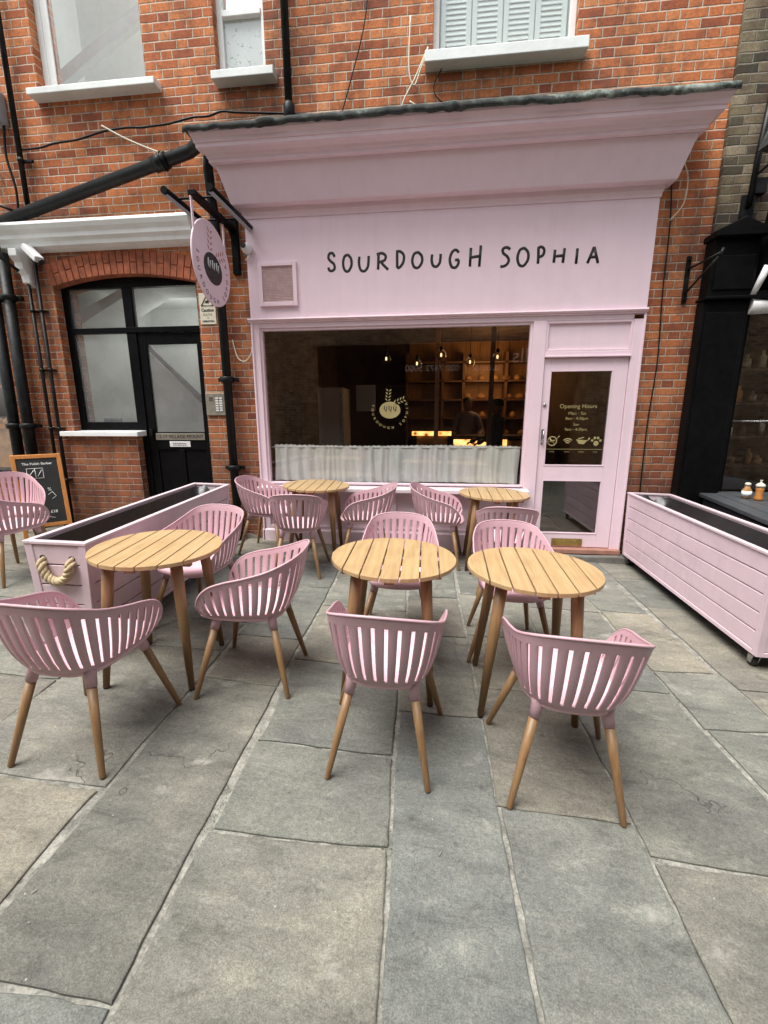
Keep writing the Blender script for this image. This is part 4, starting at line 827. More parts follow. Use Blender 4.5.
def cable(label,pts,r,mat,nm='cable'):
    mb=MB(); mb.tube(spl(pts,5),r,6); q=mb.build(nm,mat,None); tag(q,label,'cable'); return q
rr=random.Random(21)
pts=[(-4.3,-.03,4.15)]+[(-4.2+.14*k,-.025,4.155+.012*k+rr.uniform(-.012,.012)+(.02 if 4<k<9 else 0)) for k in range(1,16)]+[(-1.95,-.03,4.32),(-1.6,-.03,4.29),(-1.1,-.03,4.24),(-.5,-.03,4.20),(.3,-.03,4.17)]
cable('bundle of dark cables sagging across the brick wall above the sloping pipe',pts,.011,M['blackm'])
cable('pale thin cable looping down to the left end of the shop cornice',[(-3.35,-.035,4.30),(-3.1,-.03,4.17),(-2.75,-.03,4.03),(-2.5,-.04,3.98),(-2.3,-.06,4.06)],.008,M['cream'])
cable('black cable hanging from the left meter box to the white ledge',[(-4.42,-.03,4.37),(-4.45,-.03,4.1),(-4.40,-.03,3.8),(-4.43,-.03,3.55),(-4.50,-.05,3.48)],.012,M['blackm'])
cable('cream cable in a loop on the brickwork left of the right hand upper window',[(-.30,-.01,4.95),(-.31,-.02,4.55),(-.26,-.02,4.42),(-.20,-.02,4.55),(-.14,-.02,4.70),(-.24,-.02,4.50),(-.36,-.02,4.30),(-.38,-.02,4.18),(-.28,-.02,4.12),(-.20,-.02,4.22),(-.30,-.02,4.30)],.007,M['cream'])
cable('thin dark cable hanging below the sill of the right hand upper window',[(.02,-.005,4.70),(-.01,-.01,4.55),(-.08,-.01,4.42),(-.06,-.01,4.33),(.05,-.01,4.26),(.4,-.01,4.20),(.95,-.01,4.17),(1.5,-.01,4.18)],.005,M['blackm'])
cable('thin dark cable running slantwise up the wall right of the upper downpipe',[(-.98,-.005,4.15),(-.85,-.008,4.5),(-.70,-.008,5.0),(-.66,-.008,5.6)],.006,M['blackm'])
cable('dark cable running down the brick pier right of the pink shopfront',[(2.05,-.0,3.62),(2.09,-.0,3.2),(2.10,-.0,2.6),(2.13,-.0,2.0),(2.11,-.0,1.4),(2.12,-.0,.6)],.006,M['blackm'])
cable('pale frayed cable hanging on the brick pier below the right cornice end',[(2.20,-.15,3.86),(2.14,-.02,3.72),(2.19,-.01,3.55),(2.18,-.01,3.35),(2.08,-.01,3.22)],.005,M['cream'])
cable('cream cable drooping between the downpipe and the pink window frame',[(-2.17,-.01,2.28),(-2.12,-.02,2.10),(-2.04,-.02,2.06),(-1.97,-.02,2.13),(-1.95,-.03,2.2)],.006,M['cream'])
# boxes, cameras, notices
t=thing('meter_box','grey plastic meter box on the brick wall at the left edge','box',(-4.47,0,4.5)); mb=MB(); mb.box(-.16,.075,-.12,.02,-.13,.17); mb.build('body',M['grey'],t,bevel=.02); mb=MB(); mb.box(-.155,.07,-.124,-.12,.02,.028); mb.build('seam',M['blackm'],t)
t=thing('spotlight','black spotlight cluster on the brick wall at the left edge','lamp',(-4.60,0,3.95)); mb=MB(); mb.tube([(0,0,0),(0,-.12,.02)],.02,8); mb.build('arm',M['blackm'],t); mb=MB(); mb.tube([(-.03,-.12,-.05),(.02,-.22,.03)],[.07,.09],16); mb.build('lamp_head',M['blackm'],t)
t=thing('bracket_frame','thin black iron frame standing out over the left end of the white ledge','bracket',(-4.5,0,3.3)); mb=MB(); mb.tube([(-.03,-.26,.30),(.02,-.26,-.22),(.12,-.18,-.32)],.018,8); mb.tube([(-.03,-.26,.30),(.20,-.05,.25)],.012,8); mb.tube([(-.03,-.26,.30),(-.6,-.26,.34)],.014,8); mb.build('frame',M['blackm'],t)
t=thing('bullet_camera','white bullet security camera under the white ledge at the left','camera',(-4.22,-.05,3.13)); mb=MB(); mb.box(-.12,.13,-.045,.045,-.03,.035,M=Matrix.Translation((0,-.10,.02))@Matrix.Rotation(R(-18),4,'Z')@Matrix.Rotation(R(38),4,'Y')); mb.build('body',M['wplastic'],t,bevel=.012)
mb=MB(); mb.lathe([(.03,0),(.03,.012)],n=14,M=Matrix.Translation((.115,-.135,-.075))@Matrix.Rotation(R(128),4,'Y')); mb.tube([(-.06,-.05,-.02),(-.06,.05,-.04)],.015,8); mb.build('lens',M['ink'],t)
t=thing('dome_camera','white round security camera on the top left corner of the pink fascia','camera',(-1.915,-.035,3.12)); mb=MB(); mb.lathe([(.05,0),(.052,.03),(.045,.06),(.02,.078),(.001,.08)],n=20,M=Matrix.Rotation(R(65),4,'X')@Matrix.Rotation(R(-20),4,'Y')); mb.build('body',M['wplastic'],t)
mb=MB(); mb.lathe([(.026,0),(.024,.012),(.001,.018)],n=16,M=Matrix.Translation((-.022,-.068,.025))@Matrix.Rotation(R(65),4,'X')@Matrix.Rotation(R(-20),4,'Y')); mb.build('lens',M['ink'],t); mb=MB(); mb.tube([(.01,0,-.03),(.0,-.03,-.075),(-.03,-.02,-.09)],.009,8); mb.build('bracket',M['wplastic'],t)
t=thing('intercom','steel door intercom panel with white call buttons on the brick pier','intercom',(-2.42,.02,1.615)); mb=MB(); mb.box(-.115,.115,-.018,0,-.12,.12); mb.build('plate',M['steel'],t,bevel=.003)
mb=MB()
for i in range(6):
    for j in range(2): mb.box(.0+j*.045,.034+j*.045,-.024,-.018,-.075+i*.026,-.058+i*.026)
mb.build('call_buttons',M['wplastic'],t); mb=MB()
for i in range(4): mb.box(-.075,-.03,-.0195,-.018,.035+i*.012,.040+i*.012)
mb.build('speaker_slots',M['ink'],t)
t=thing('caution_sign','cream caution notice with a black warning triangle on the brick pier','sign',(-2.43,.018,2.60)); mb=MB(); mb.box(-.088,.088,-.006,0,-.155,.155); mb.build('board',M['cream'],t,bevel=.002)
mb=MB(); tri=[(-.065,-.008,.03),(.065,-.008,.03),(0,-.008,.135)]; mb.tube(tri,.006,6,closed=True); mb.box(-.02,.02,-.009,-.007,.055,.075); mb.box(.0,.028,-.009,-.007,.07,.085); mb.build('warning_triangle',M['ink'],t)
textmesh('lettering','Caution',.044,face_my(0,-.0075,-.015),M['ink'],t,.0006,bold=.001); textmesh('lettering','C.C.T.V.',.03,face_my(0,-.0075,-.06),M['ink'],t,.0006); textmesh('lettering','in',.022,face_my(0,-.0075,-.09),M['ink'],t,.0006); textmesh('lettering','OPERATION',.024,face_my(0,-.0075,-.125),M['ink'],t,.0006,bold=.0006)
# ------------------------------------------------------------------ hanging sign
hs=thing('hanging_sign','round pink hanging bakery sign on a black bracket with two trough lamps','sign',(-2.09,.0,2.86))
mb=MB(); mb.box(-.02,.045,-.80,.02,.445,.485); mb.box(-.01,.06,-.03,.02,.05,.56); mb.tube([(-.22,-.66,.48),(.22,-.66,.48)],.010,8); mb.tube([(-.22,-.22,.48),(.22,-.22,.48)],.010,8); mb.tube([(.02,-.02,.32),(.02,-.16,.45)],.010,8); mb.build('bracket',M['black'],hs,bevel=.002)
for s in (-1,1):
    mb=MB(); mb.tube([(s*.20,-.85,.47),(s*.20,-.02,.47)],.030,12); mb.build('trough_lamp',M['black'],hs)
    l=MB(); l.box(s*.20-.018,s*.20+.018,-.83,-.04,.438,.446); l.build('lamp_lens',M['grey'],hs)
mb=MB(); mb.lathe([(.352,-.008),(.358,-.004),(.358,.004),(.352,.008)],n=56,M=Matrix.Translation((0,-.50,0))@Matrix.Rotation(R(90),4,'Y')); disc=mb.build('disc',simple('sign_pink',(.80,.64,.72),.45,var=.03),hs,bevel=0)
mb=MB(); mb.box(-.004,.004,-.80,-.77,.1,.44); mb.build('strap',M['pink'],hs); mb=MB(); mb.box(-.004,.004,-.23,-.20,.2,.44); mb.build('strap',M['pink'],hs)
for sgn in (1,-1):
    # sign face: local +x on the picture maps to world, reading direction away from the wall on one side, towards it on the other
    M4=Matrix.Translation((sgn*.0085,-.50,0))@Matrix.Rotation(R(90)*sgn,4,'Z')
    M4=M4@Matrix.Diagonal((1,1,1,1))
    rose=simple('sign_rose',(.45,.22,.22),.6,var=.1,bump=0)
    logo(0.0,-.04,.172,M4,disc,M['ink'],M['wplastic'],rose,M['ink'],rf=1.60,lf=.34)
# ------------------------------------------------------------------ A-board
ab=thing('chalkboard_sign','orange wood framed chalkboard sign standing behind the left planter','sign',(-4.38,-.36,gz(-4.38,-.36)),rz=R(46))
W_=.44; Hh=.94
for s,nm in ((-1,'front_panel'),(1,'back_panel')):
    Mx=Matrix.Translation((0,s*.02,Hh))@Matrix.Rotation(R(16)*s,4,'X')@Matrix.Translation((0,0,-Hh-.02))
    mb=MB(); mb.box(-W_/2,-W_/2+.04,-.012,.012,0,Hh,M=Mx); mb.box(W_/2-.04,W_/2,-.012,.012,0,Hh,M=Mx); mb.box(-W_/2+.04,W_/2-.04,-.012,.012,Hh-.04,Hh,M=Mx); mb.box(-W_/2+.04,W_/2-.04,-.012,.012,.14,.18,M=Mx); f=mb.build(nm,M['board'],ab,bevel=.003)
    mb=MB(); mb.box(-W_/2+.04,W_/2-.04,-.005,.005,.18,Hh-.04,M=Mx); bo=mb.build('slate',M['slate'],f)
    if s==-1:
        Mt=Mx@Matrix.Translation((0,-.006,0))@Matrix.Rotation(R(90),4,'X')
        textmesh('chalk_lettering','The Polish Barber',.036,Mt@Matrix.Translation((0,.84,0)),M['chalk'],bo,.0005,bold=.0006)
        textmesh('chalk_lettering','%',.05,Mt@Matrix.Translation((.07,.55,0)),M['chalk'],bo,.0005)
        textmesh('chalk_lettering','from £18',.042,Mt@Matrix.Translation((.03,.30,0)),M['chalk'],bo,.0005,bold=.0006)
        mb=MB()
        def ck(p,closed=False): mb.tube([Mx@Vector((a,-.006,b)) for a,b in p],.003,5,closed=closed)
        ck([(-.10,.68),(.04,.68),(.04,.79),(-.10,.79)],True); ck([(-.025,.68),(-.03,.79)]); ck([(-.09,.70),(-.04,.77)]); ck([(-.01,.70),(.03,.77)]); ck([(.05,.49),(.09,.52),(.12,.47),(.08,.44)]); ck([(-.06,.42),(-.03,.45),(.0,.42),(-.03,.39)],True); ck([(-.10,.24),(-.02,.26),(.08,.23)])
        mb.build('chalk_drawing',M['chalk'],bo)
# ------------------------------------------------------------------ PLANTERS
def planter(name,label,loc,rz,L,Wd,side_taper,handle_end):
    """long box on castors: local x = width, y = length, origin on the ground at its centre"""
    t=thing(name,label,'planter',loc,'pink timber planters on castors',rz,True)
    z0,z1=.10,.75; tb=.03
    def corner(sx,sy,z): 
        f=(z1-z)/(z1-z0); return (sx*(Wd/2-tb*f),sy*(L/2-.02*f),z)
    rows=5; side=MB()
    def plank(face,za,zb,inset=.0,e=.035):
        # face: ('x',s) or ('y',s)
        ax,s=face; th=.018
        def P(u,z,d):
            f=(z1-z)/(z1-z0)
            if ax=='x': return (s*(Wd/2-tb*f-d), u*(L/2-.02*f-e), z)
            return (u*(Wd/2-tb*f-e), s*(L/2-.02*f-d), z)
        side.hexa([P(-1,za,inset),P(1,za,inset),P(1,za,inset+th),P(-1,za,inset+th),P(-1,zb,inset),P(1,zb,inset),P(1,zb,inset+th),P(-1,zb,inset+th)])
    hz=(z1-.012-(z0+.03))/rows
    for face in (('x',1),('x',-1),('y',1),('y',-1)):
        for k in range(rows): plank(face,z0+.03+hz*k+.0035,z0+.03+hz*(k+1)-.0035,.006)
    side.build('boards',M['pinkp'],t,bevel=.004)
    tr=MB()
    for sx in (-1,1):
        for sy in (-1,1):
            def Q(z,dx,dy): c=corner(sx,sy,z); return (c[0]-sx*dx,c[1]-sy*dy,z)
            for (dx0,dx1,dy0,dy1) in ((0,.045,0,.022),(0,.022,.022,.045)):
                tr.hexa([Q(z0,dx0,dy0),Q(z0,dx1,dy0),Q(z0,dx1,dy1),Q(z0,dx0,dy1),Q(z1-.012,dx0,dy0),Q(z1-.012,dx1,dy0),Q(z1-.012,dx1,dy1),Q(z1-.012,dx0,dy1)])
    fb=Wd/2-tb; lb=L/2-.02
    tr.box(-fb+.0,fb,-lb-.001,-lb+.02,z0,z0+.03); tr.box(-fb,fb,lb-.02,lb+.001,z0,z0+.03); tr.box(-fb-.001,-fb+.02,-lb+.02,lb-.02,z0,z0+.03); tr.box(fb-.02,fb+.001,-lb+.02,lb-.02,z0,z0+.03)
    tr.build('corner_trim',M['pinkp'],t,bevel=.003)
    rm=MB(); w,l=Wd/2+.004,L/2+.004; rm.box(-w,-w+.035,-l,l,z1-.012,z1+.006); rm.box(w-.035,w,-l,l,z1-.012,z1+.006); rm.box(-w+.035,w-.035,-l,-l+.035,z1-.012,z1+.006); rm.box(-w+.035,w-.035,l-.035,l,z1-.012,z1+.006)
    rm.build('rim',simple('rim_pink',(.68,.54,.58),.42,var=.04,dirt=.08),t,bevel=.003)
    fl=MB(); fl.box(-fb+.01,fb-.01,-lb+.01,lb-.01,z0+.002,z0+.02); fl.build('base',M['darkgrey'],t)
    # sagging liner
    n=60; m=10; vs=[];fs=[]; rr=random.Random(int(L*100)+int(rz*10)); ph=[rr.uniform(0,6) for _ in range(5)]
    for i in range(n+1):
        y=-L/2+.04+(L-.08)*i/n
        for j in range(m+1):
            u=-1+2*j/m; e=min(1,(1-abs(y)/(L/2-.03))*9); dep=.16*(1-abs(u)**2.2)*min(1,max(0,e))
            x=u*(Wd/2-.036); z=z1-.02-dep+.022*math.sin(x*42+2.2*math.sin(y*2.3+ph[0]))*(1-u*u)+.014*math.sin(y*9+ph[1]+u*5)*(1-u*u)+.008*math.sin(y*31+ph[2]+u*9)*(1-abs(u))
            vs.append((x,y,z))
    for i in range(n):
        for j in range(m): a=i*(m+1)+j; fs.append((a,a+1,a+m+2,a+m+1))
    ln=MB(); ln.add(vs,fs,smooth=True); ln.build('liner',M['liner'],t,recalc=False)
    for sx in (-1,1):
        for sy in (-1,1):
            c=MB(); x,y=sx*(Wd/2-.075),sy*(L/2-.09); c.box(x-.035,x+.035,y-.035,y+.035,.092,.10); c.lathe([(.022,.078),(.024,.092)],(x,y,0),14)
            c.hexa([(x-.026,y-.01,.03),(x-.020,y-.01,.03),(x-.020,y+.02,.03),(x-.026,y+.02,.03),(x-.026,y-.02,.08),(x-.020,y-.02,.08),(x-.020,y+.02,.08),(x-.026,y+.02,.08)])
            c.hexa([(x+.020,y-.01,.03),(x+.026,y-.01,.03),(x+.026,y+.02,.03),(x+.020,y+.02,.03),(x+.020,y-.02,.08),(x+.026,y-.02,.08),(x+.026,y+.02,.08),(x+.020,y+.02,.08)])
            ca=c.build('castor',M['chrome'],t)
            wv=MB(); wv.lathe([(.02,-.012),(.034,-.012),(.037,-.006),(.037,.006),(.034,.012),(.02,.012)],n=22,M=Matrix.Translation((x,y+.012,.038))@Matrix.Rotation(R(90),4,'Y')); wv.build('wheel',M['rubber'],ca)
    # rope handle on one end, threaded through two holes
    for sy in handle_end:
        yy=sy*(L/2-.012); rp=[]
        for k in range(41):
            u=k/40; a=math.pi*u; x=-.085*math.cos(a); z=.655-.13*math.sin(a)**.9; y=yy+sy*(-.014+.040*min(1,math.sin(a)*5)); rp.append(Vector((x,y,z)))
        rpm=MB()
        for st in range(3):
            path=[]
            for k,pnt in enumerate(rp):
                tg=(rp[min(k+1,40)]-rp[max(k-1,0)]).normalized(); a=Vector((0,1,0)); b=tg.cross(a).normalized(); a=b.cross(tg); th=k*.62+st*2.094
                path.append(pnt+(a*math.cos(th)+b*math.sin(th))*.0135)
            rpm.tube(path,.0125,8)
        rpm.build('rope_handle',M['rope'],t)
        hl=MB()
        for s in (-1,1): hl.lathe([(.012,-.004),(.0175,-.004),(.0175,.001),(.012,.001)],n=16,M=Matrix.Translation((s*.085,yy+sy*.006,.655))@Matrix.Rotation(R(90),4,'X'))
        hl.build('rope_eyelet',M['blackm'],t)
    return t
def planter_at(label,c0,c1,Wd,side,handle):   # c0 near corner, c1 far corner of the inner long side; side = +1 body lies to the left
    dx,dy=c1[0]-c0[0],c1[1]-c0[1]; L=math.hypot(dx,dy); a=math.atan2(dy,dx)-math.pi/2
    nx,ny=-dy/L*side,dx/L*side; cx=(c0[0]+c1[0])/2+nx*Wd/2; cy=(c0[1]+c1[1])/2+ny*Wd/2
    planter('planter',label,(cx,cy,gz(cx,cy)),a,L,Wd,0,handle)
planter_at('long pink boarded planter with rope handle at the left of the terrace',(-1.93,-2.63),(-2.03,-.66),.36,1,(-1,))
planter_at('long pink boarded planter on castors at the right of the terrace',(1.95,-2.10),(1.95,-.06),.42,-1,())
# ------------------------------------------------------------------ CHAIRS
RK=[(0,-.302,.785),(.115,-.290,.779),(.195,-.245,.757),(.232,-.15,.714),(.245,-.04,.680),(.252,.06,.656),(.252,.14,.625),(.243,.195,.573),(.215,.225,.50),(.19,.206,.454)]
BK=[(0,-.190,.436),(.085,-.183,.436),(.140,-.150,.436),(.172,-.095,.437),(.186,-.02,.438),(.191,.06,.439),(.192,.12,.441),(.192,.160,.444),(.190,.185,.448),(.186,.205,.452)]
def cr(K,u):
    n=len(K)-1; s=-1 if u<0 else 1; a=min(abs(u),.99999)*n; i=int(a); t=a-i
    def g(j):
        if j<0: p=K[-j]; return (-p[0],p[1],p[2])
        if j>n: return tuple(2*K[n][q]-K[n-1][q] for q in range(3))
        return K[j]
    A,B,C,D=g(i-1),g(i),g(i+1),g(i+2)
    p=[.5*((2*B[q])+(-A[q]+C[q])*t+(2*A[q]-5*B[q]+4*C[q]-D[q])*t*t+(-A[q]+3*B[q]-3*C[q]+D[q])*t**3) for q in range(3)]
    return Vector((s*p[0],p[1],p[2]))
def srf(u,v):
    Rr_,B=cr(RK,u),cr(BK,u); p=B.lerp(Rr_,v)
    hv=v**1.28; p.z=B.z+(Rr_.z-B.z)*(.25*v+.75*hv)
    out=Vector((Rr_.x-B.x,Rr_.y-B.y,0)); bulge=.30*math.sin(math.pi*v)*(1-v)**.6
    p+=out*bulge*.55
    return p
def arclen_params(n):
    S=[i/600. for i in range(601)]; L=[0]
    for i in range(600): L.append(L[-1]+(srf(S[i+1],.6)-srf(S[i],.6)).length)
    def inv(l):
        import bisect
        k=min(max(bisect.bisect(L,l)-1,0),599); d=L[k+1]-L[k]; return S[k]+(S[k+1]-S[k])*((l-L[k])/d if d>0 else 0)
    return inv,L[-1]
def chair():
    t=thing('armchair','x','chair',(0,0,0),'pink slatted armchairs with wooden legs')
    inv,LL=arclen_params(0)
    NS=14; half=.0072; usable=LL*.955; pitch=usable/(NS+.0)
    us=[0.0]; kinds=[]     # build one side: columns alternate slat / slot ; slots centred at (k+.5)*pitch
    cols=[]
    prev=0.
    for k in range(NS):
        c=(k+.5)*pitch; cols.append((prev,c-half,'slat')); cols.append((c-half,c+half,'slot')); prev=c+half
    cols.append((prev,LL,'slat'))
    ul=[]; kd=[]
    for a,b,kx in cols:
        n=2 if kx=='slat' else 1
        if b>LL-1e-6: n=4
        for i in range(n): ul.append(inv(a+(b-a)*i/n)); kd.append(kx)
    ul.append(1.0)
    U=[-u for u in reversed(ul)]+ul[1:]; KD=list(reversed(kd))+kd
    V=[0,.04,.08,.11,.135,.28,.44,.60,.76,.89,.905,.93,.965,1.0]
    n=len(U); m=len(V)
    grid=[]
    for u in U:
        col=[]
        for v in V: col.append(srf(u,v))
        grid.append(col)
    # keep a constant band below the rim
    th=.0065; vs=[];fs=[]
    nrm=[[None]*m for _ in range(n)]
    for i in range(n):
        for j in range(m):
            a=grid[min(i+1,n-1)][j]-grid[max(i-1,0)][j]; b=grid[i][min(j+1,m-1)]-grid[i][max(j-1,0)]
            q=a.cross(b); q.normalize(); nrm[i][j]=q
    for i in range(n):
        for j in range(m): vs.append(tuple(grid[i][j]+nrm[i][j]*th/2))
    o2=len(vs)
    for i in range(n):
        for j in range(m): vs.append(tuple(grid[i][j]-nrm[i][j]*th/2))
    def hole(i,j):
        if i<0 or i>=n-1 or j<0 or j>=m-1: return True
        if KD[i]!='slot': return False
        return 4<=j<9
    I=lambda i,j:i*m+j
    for i in range(n-1):
        for j in range(m-1):
            if hole(i,j): continue
            fs.append((I(i,j),I(i+1,j),I(i+1,j+1),I(i,j+1))); fs.append((o2+I(i,j),o2+I(i,j+1),o2+I(i+1,j+1),o2+I(i+1,j)))
            if hole(i-1,j): fs.append((I(i,j),I(i,j+1),o2+I(i,j+1),o2+I(i,j)))
            if hole(i+1,j): fs.append((I(i+1,j+1),I(i+1,j),o2+I(i+1,j),o2+I(i+1,j+1)))
            if hole(i,j-1): fs.append((I(i+1,j),I(i,j),o2+I(i,j),o2+I(i+1,j)))
            if hole(i,j+1): fs.append((I(i,j+1),I(i+1,j+1),o2+I(i+1,j+1),o2+I(i,j+1)))
    mb=MB(); mb.add(vs,fs,smooth=True)
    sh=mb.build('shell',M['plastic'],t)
    md=sh.modifiers.new('Bevel','BEVEL'); md.width=.0015; md.segments=1; md.limit_method='ANGLE'; md.angle_limit=R(50)
    # rolled rim
    mb=MB(); mb.tube([srf(u,1.0) for u in [ -1+2*i/110. for i in range(111)]],.0058,10,sx=.9); mb.build('rim',M['plastic'],t)
    # seat pan
    out=[cr(BK,u) for u in [-1+2*i/48. for i in range(49)]]
    fr_=[Vector((.186*math.cos(a)*1.0,.205+.055*math.sin(a),.452-.012*math.sin(a))) for a in [math.pi*k/16 for k in range(1,16)]]
    loop=out+fr_; c=Vector((0,.01,0)); vs=[];fs=[]; n=len(loop)
    ringsT=[(1.0,-.012),(1.0,.004),(.975,.016),(.92,.019),(.75,.012),(.5,.004),(.25,.0)]
    ringsB=[(.97,-.022),(.8,-.030),(.4,-.034)]
    allr=list(reversed(ringsB))+ringsT
    for s,dz in allr:
        for p in loop: vs.append((c.x+(p.x-c.x)*s,c.y+(p.y-c.y)*s,p.z+dz-(0 if s>.9 else (1-s)*.006)))
    for r_ in range(len(allr)-1):
        for k in range(n): fs.append((r_*n+k,r_*n+(k+1)%n,(r_+1)*n+(k+1)%n,(r_+1)*n+k))
    fs.append(tuple(reversed(range(n)))); fs.append(tuple((len(allr)-1)*n+k for k in range(n)))
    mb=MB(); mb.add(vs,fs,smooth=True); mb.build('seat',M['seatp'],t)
    for (tx,ty),(fx,fy) in (((-.125,-.135),(-.212,-.240)),((.125,-.135),(.212,-.240)),((-.145,.145),(-.262,.240)),((.145,.145),(.262,.240))):
        T=Vector((tx,ty,.430)); F=Vector((fx,fy,0.0)); mid=T.lerp(F,.155)
        mb=MB(); mb.tube([mid-(mid-F)*.0,mid.lerp(F,.5),F+(T-F)*.012,F],[.0195,.0165,.0125,.010],14); lg=mb.build('leg',M['leg'],t)
        mb=MB(); mb.tube([T+Vector((0,0,.012)),T.lerp(mid,.3),mid.lerp(T,-.04)],[.034,.0245,.0218],14); mb.build('socket',M['plastic'],lg)
    return t
ch0=chair()
CH=[((-1.548,-3.128),-.005,'pink armchair in the left foreground, back to the viewer, at the left front table'),
((-1.002,-2.560),1.63,'pink armchair seen from the side at the right of the left front table'),
((-.205,-3.003),-.015,'pink armchair seen from behind in front of the middle front table'),
((.545,-3.048),-.045,'pink armchair in the right foreground seen from behind at the right front table'),
((-1.625,-1.985),3.02,'pink armchair between the left front table and the left planter, facing the table'),
((-.238,-1.935),3.20,'pink armchair facing the viewer behind the middle front table'),
((.488,-2.000),3.18,'pink armchair facing the viewer behind the right front table'),
((.608,-.965),-.05,'pink armchair with its back to the viewer in front of the table by the door'),
((.042,-.36),-1.66,'pink armchair by the wall at the left of the table by the door'),
((-.693,-.452),1.72,'pink armchair by the wall at the right of the back table under the curtain'),
((-1.256,-.897),.17,'pink armchair, back to the viewer, in front of the back table under the curtain'),
((-1.742,-.405),-1.65,'pink armchair beside the downpipe at the left of the back table under the curtain'),
((-3.67,-1.49),-.12,'nearer of two pink armchairs cut off by the left edge of the picture'),
((-4.13,-.98),-2.2,'farther of two pink armchairs at the left edge, in front of the chalkboard sign')]
for i,((x,y),a,lab) in enumerate(CH):
    if i==0: place(ch0,(x,y,gz(x,y)+.003),a); ch0['label']=lab
    else: dup(ch0,(x,y,gz(x,y)+.003),a,lab)
# ------------------------------------------------------------------ TABLES
def table():
    t=thing('round_table','x','table',(0,0,0),'round slatted wooden tables')
    mb=MB(); r=.338; n=7; g=.0035
    bs=[-r+2*r*i/n for i in range(n+1)]
    for i in range(n):
        a=bs[i]+(g if i else 0); b=bs[i+1]-(g if i<n-1 else 0); poly=[]
        a_=max(a,-r+1e-4); b_=min(b,r-1e-4); k=10
        for j in range(k+1): x=a_+(b_-a_)*j/k; poly.append((x,-math.sqrt(max(0,r*r-x*x))))
        for j in range(k+1): x=b_-(b_-a_)*j/k; poly.append((x,math.sqrt(max(0,r*r-x*x))))
        cl=[poly[0]]
        for q in poly[1:]:
            if math.hypot(q[0]-cl[-1][0],q[1]-cl[-1][1])>1e-4: cl.append(q)
        if math.hypot(cl[0][0]-cl[-1][0],cl[0][1]-cl[-1][1])<1e-4: cl.pop()
        mb.prism(cl,'z',.718,.74)
    mb.build('tabletop',M['table'],t,bevel=.0025)
    mb=MB(); mb.box(-.30,.30,-.025,.025,.692,.717); mb.box(-.025,.025,-.30,-.026,.692,.717); mb.box(-.025,.025,.026,.30,.692,.717); mb.box(-.255,.255,-.19,-.16,.692,.717); mb.box(-.255,.255,.16,.19,.692,.717); mb.build('underframe',M['leg'],t)
    for sx in (-1,1):
        for sy in (-1,1):
            T=Vector((sx*.175,sy*.175,.716)); F=Vector((sx*.232,sy*.232,.004))
            mb=MB(); mb.tube([T,T.lerp(F,.35),F],[.031,.028,.0165],16); lg=mb.build('leg',M['leg'],t)
            mb=MB(); mb.tube([F+Vector((0,0,.004)),F-Vector((0,0,.004))],[.0168,.015],12); mb.build('foot_pad',M['rubber'],lg)
    return t
tb0=table()
TBL=[((-.232,-2.475),R(1.2),'round slatted table in the middle of the front row'),((.500,-2.515),R(-1.5),'round slatted table at the right of the front row'),((-1.548,-2.560),R(7),'round slatted table at the left of the front row beside the planter'),
((-1.222,-.400),R(4),'round slatted table at the back under the left end of the curtain'),((.565,-.400),R(-1),'round slatted table at the back between the curtain and the pink door')]
for i,((x,y),a,lab) in enumerate(TBL):
    if i==0: place(tb0,(x,y,gz(x,y)+.003),a); tb0['label']=lab
    else: dup(tb0,(x,y,gz(x,y)+.003),a,lab)
# ------------------------------------------------------------------ small litter and moss on the flags
mb=MB(); rr=random.Random(31)
for (x,y) in [(-1.171,-3.879),(-1.231,-3.80),(.821,-3.205),(.60,-3.02),(-.33,-3.18),(.95,-2.75),(-.75,-2.9),(1.2,-2.9),(.4,-3.6),(-.5,-3.7),(-1.0,-2.9),(.05,-3.5),(1.05,-3.1),(-1.5,-2.85)]:
    a=rr.uniform(0,3); L=rr.uniform(.003,.010); mb.box(-L,L,-.002,.002,.0,.0022,M=Matrix.Translation((x,y,gz(x,y)+.0035))@Matrix.Rotation(a,4,'Z'))
q=mb.build('litter',M['conc'],None); tag(q,'tiny pale scraps of litter scattered over the paving','litter',kind='stuff')
nt=newmat('moss'); nt.set(nt.b.inputs['Base Color'],c4((.06,.10,.03))); nt.b.inputs['Roughness'].default_value=.95
mb=MB()
for (cx,cy,n_,sx,sy) in ((-.145,-3.50,90,.012,.05),(-.80,-3.46,60,.012,.05),(-.20,-3.505,40,.05,.01),(1.39,-2.42,40,.02,.04)):
    for k in range(n_):
        x=cx+rr.gauss(0,sx); y=cy+rr.gauss(0,sy); z=gz(x,y)-.002; h=rr.uniform(.004,.010); a=rr.uniform(0,3); dx,dy=math.cos(a)*.002,math.sin(a)*.002
        mb.add([(x-dx,y-dy,z),(x+dx,y+dy,z),(x+rr.uniform(-.004,.004),y+rr.uniform(-.004,.004),z+h)],[(0,1,2)])
q=mb.build('moss',nt.mat,None,recalc=False); tag(q,'little tufts of green moss in the paving joints','moss',kind='stuff')
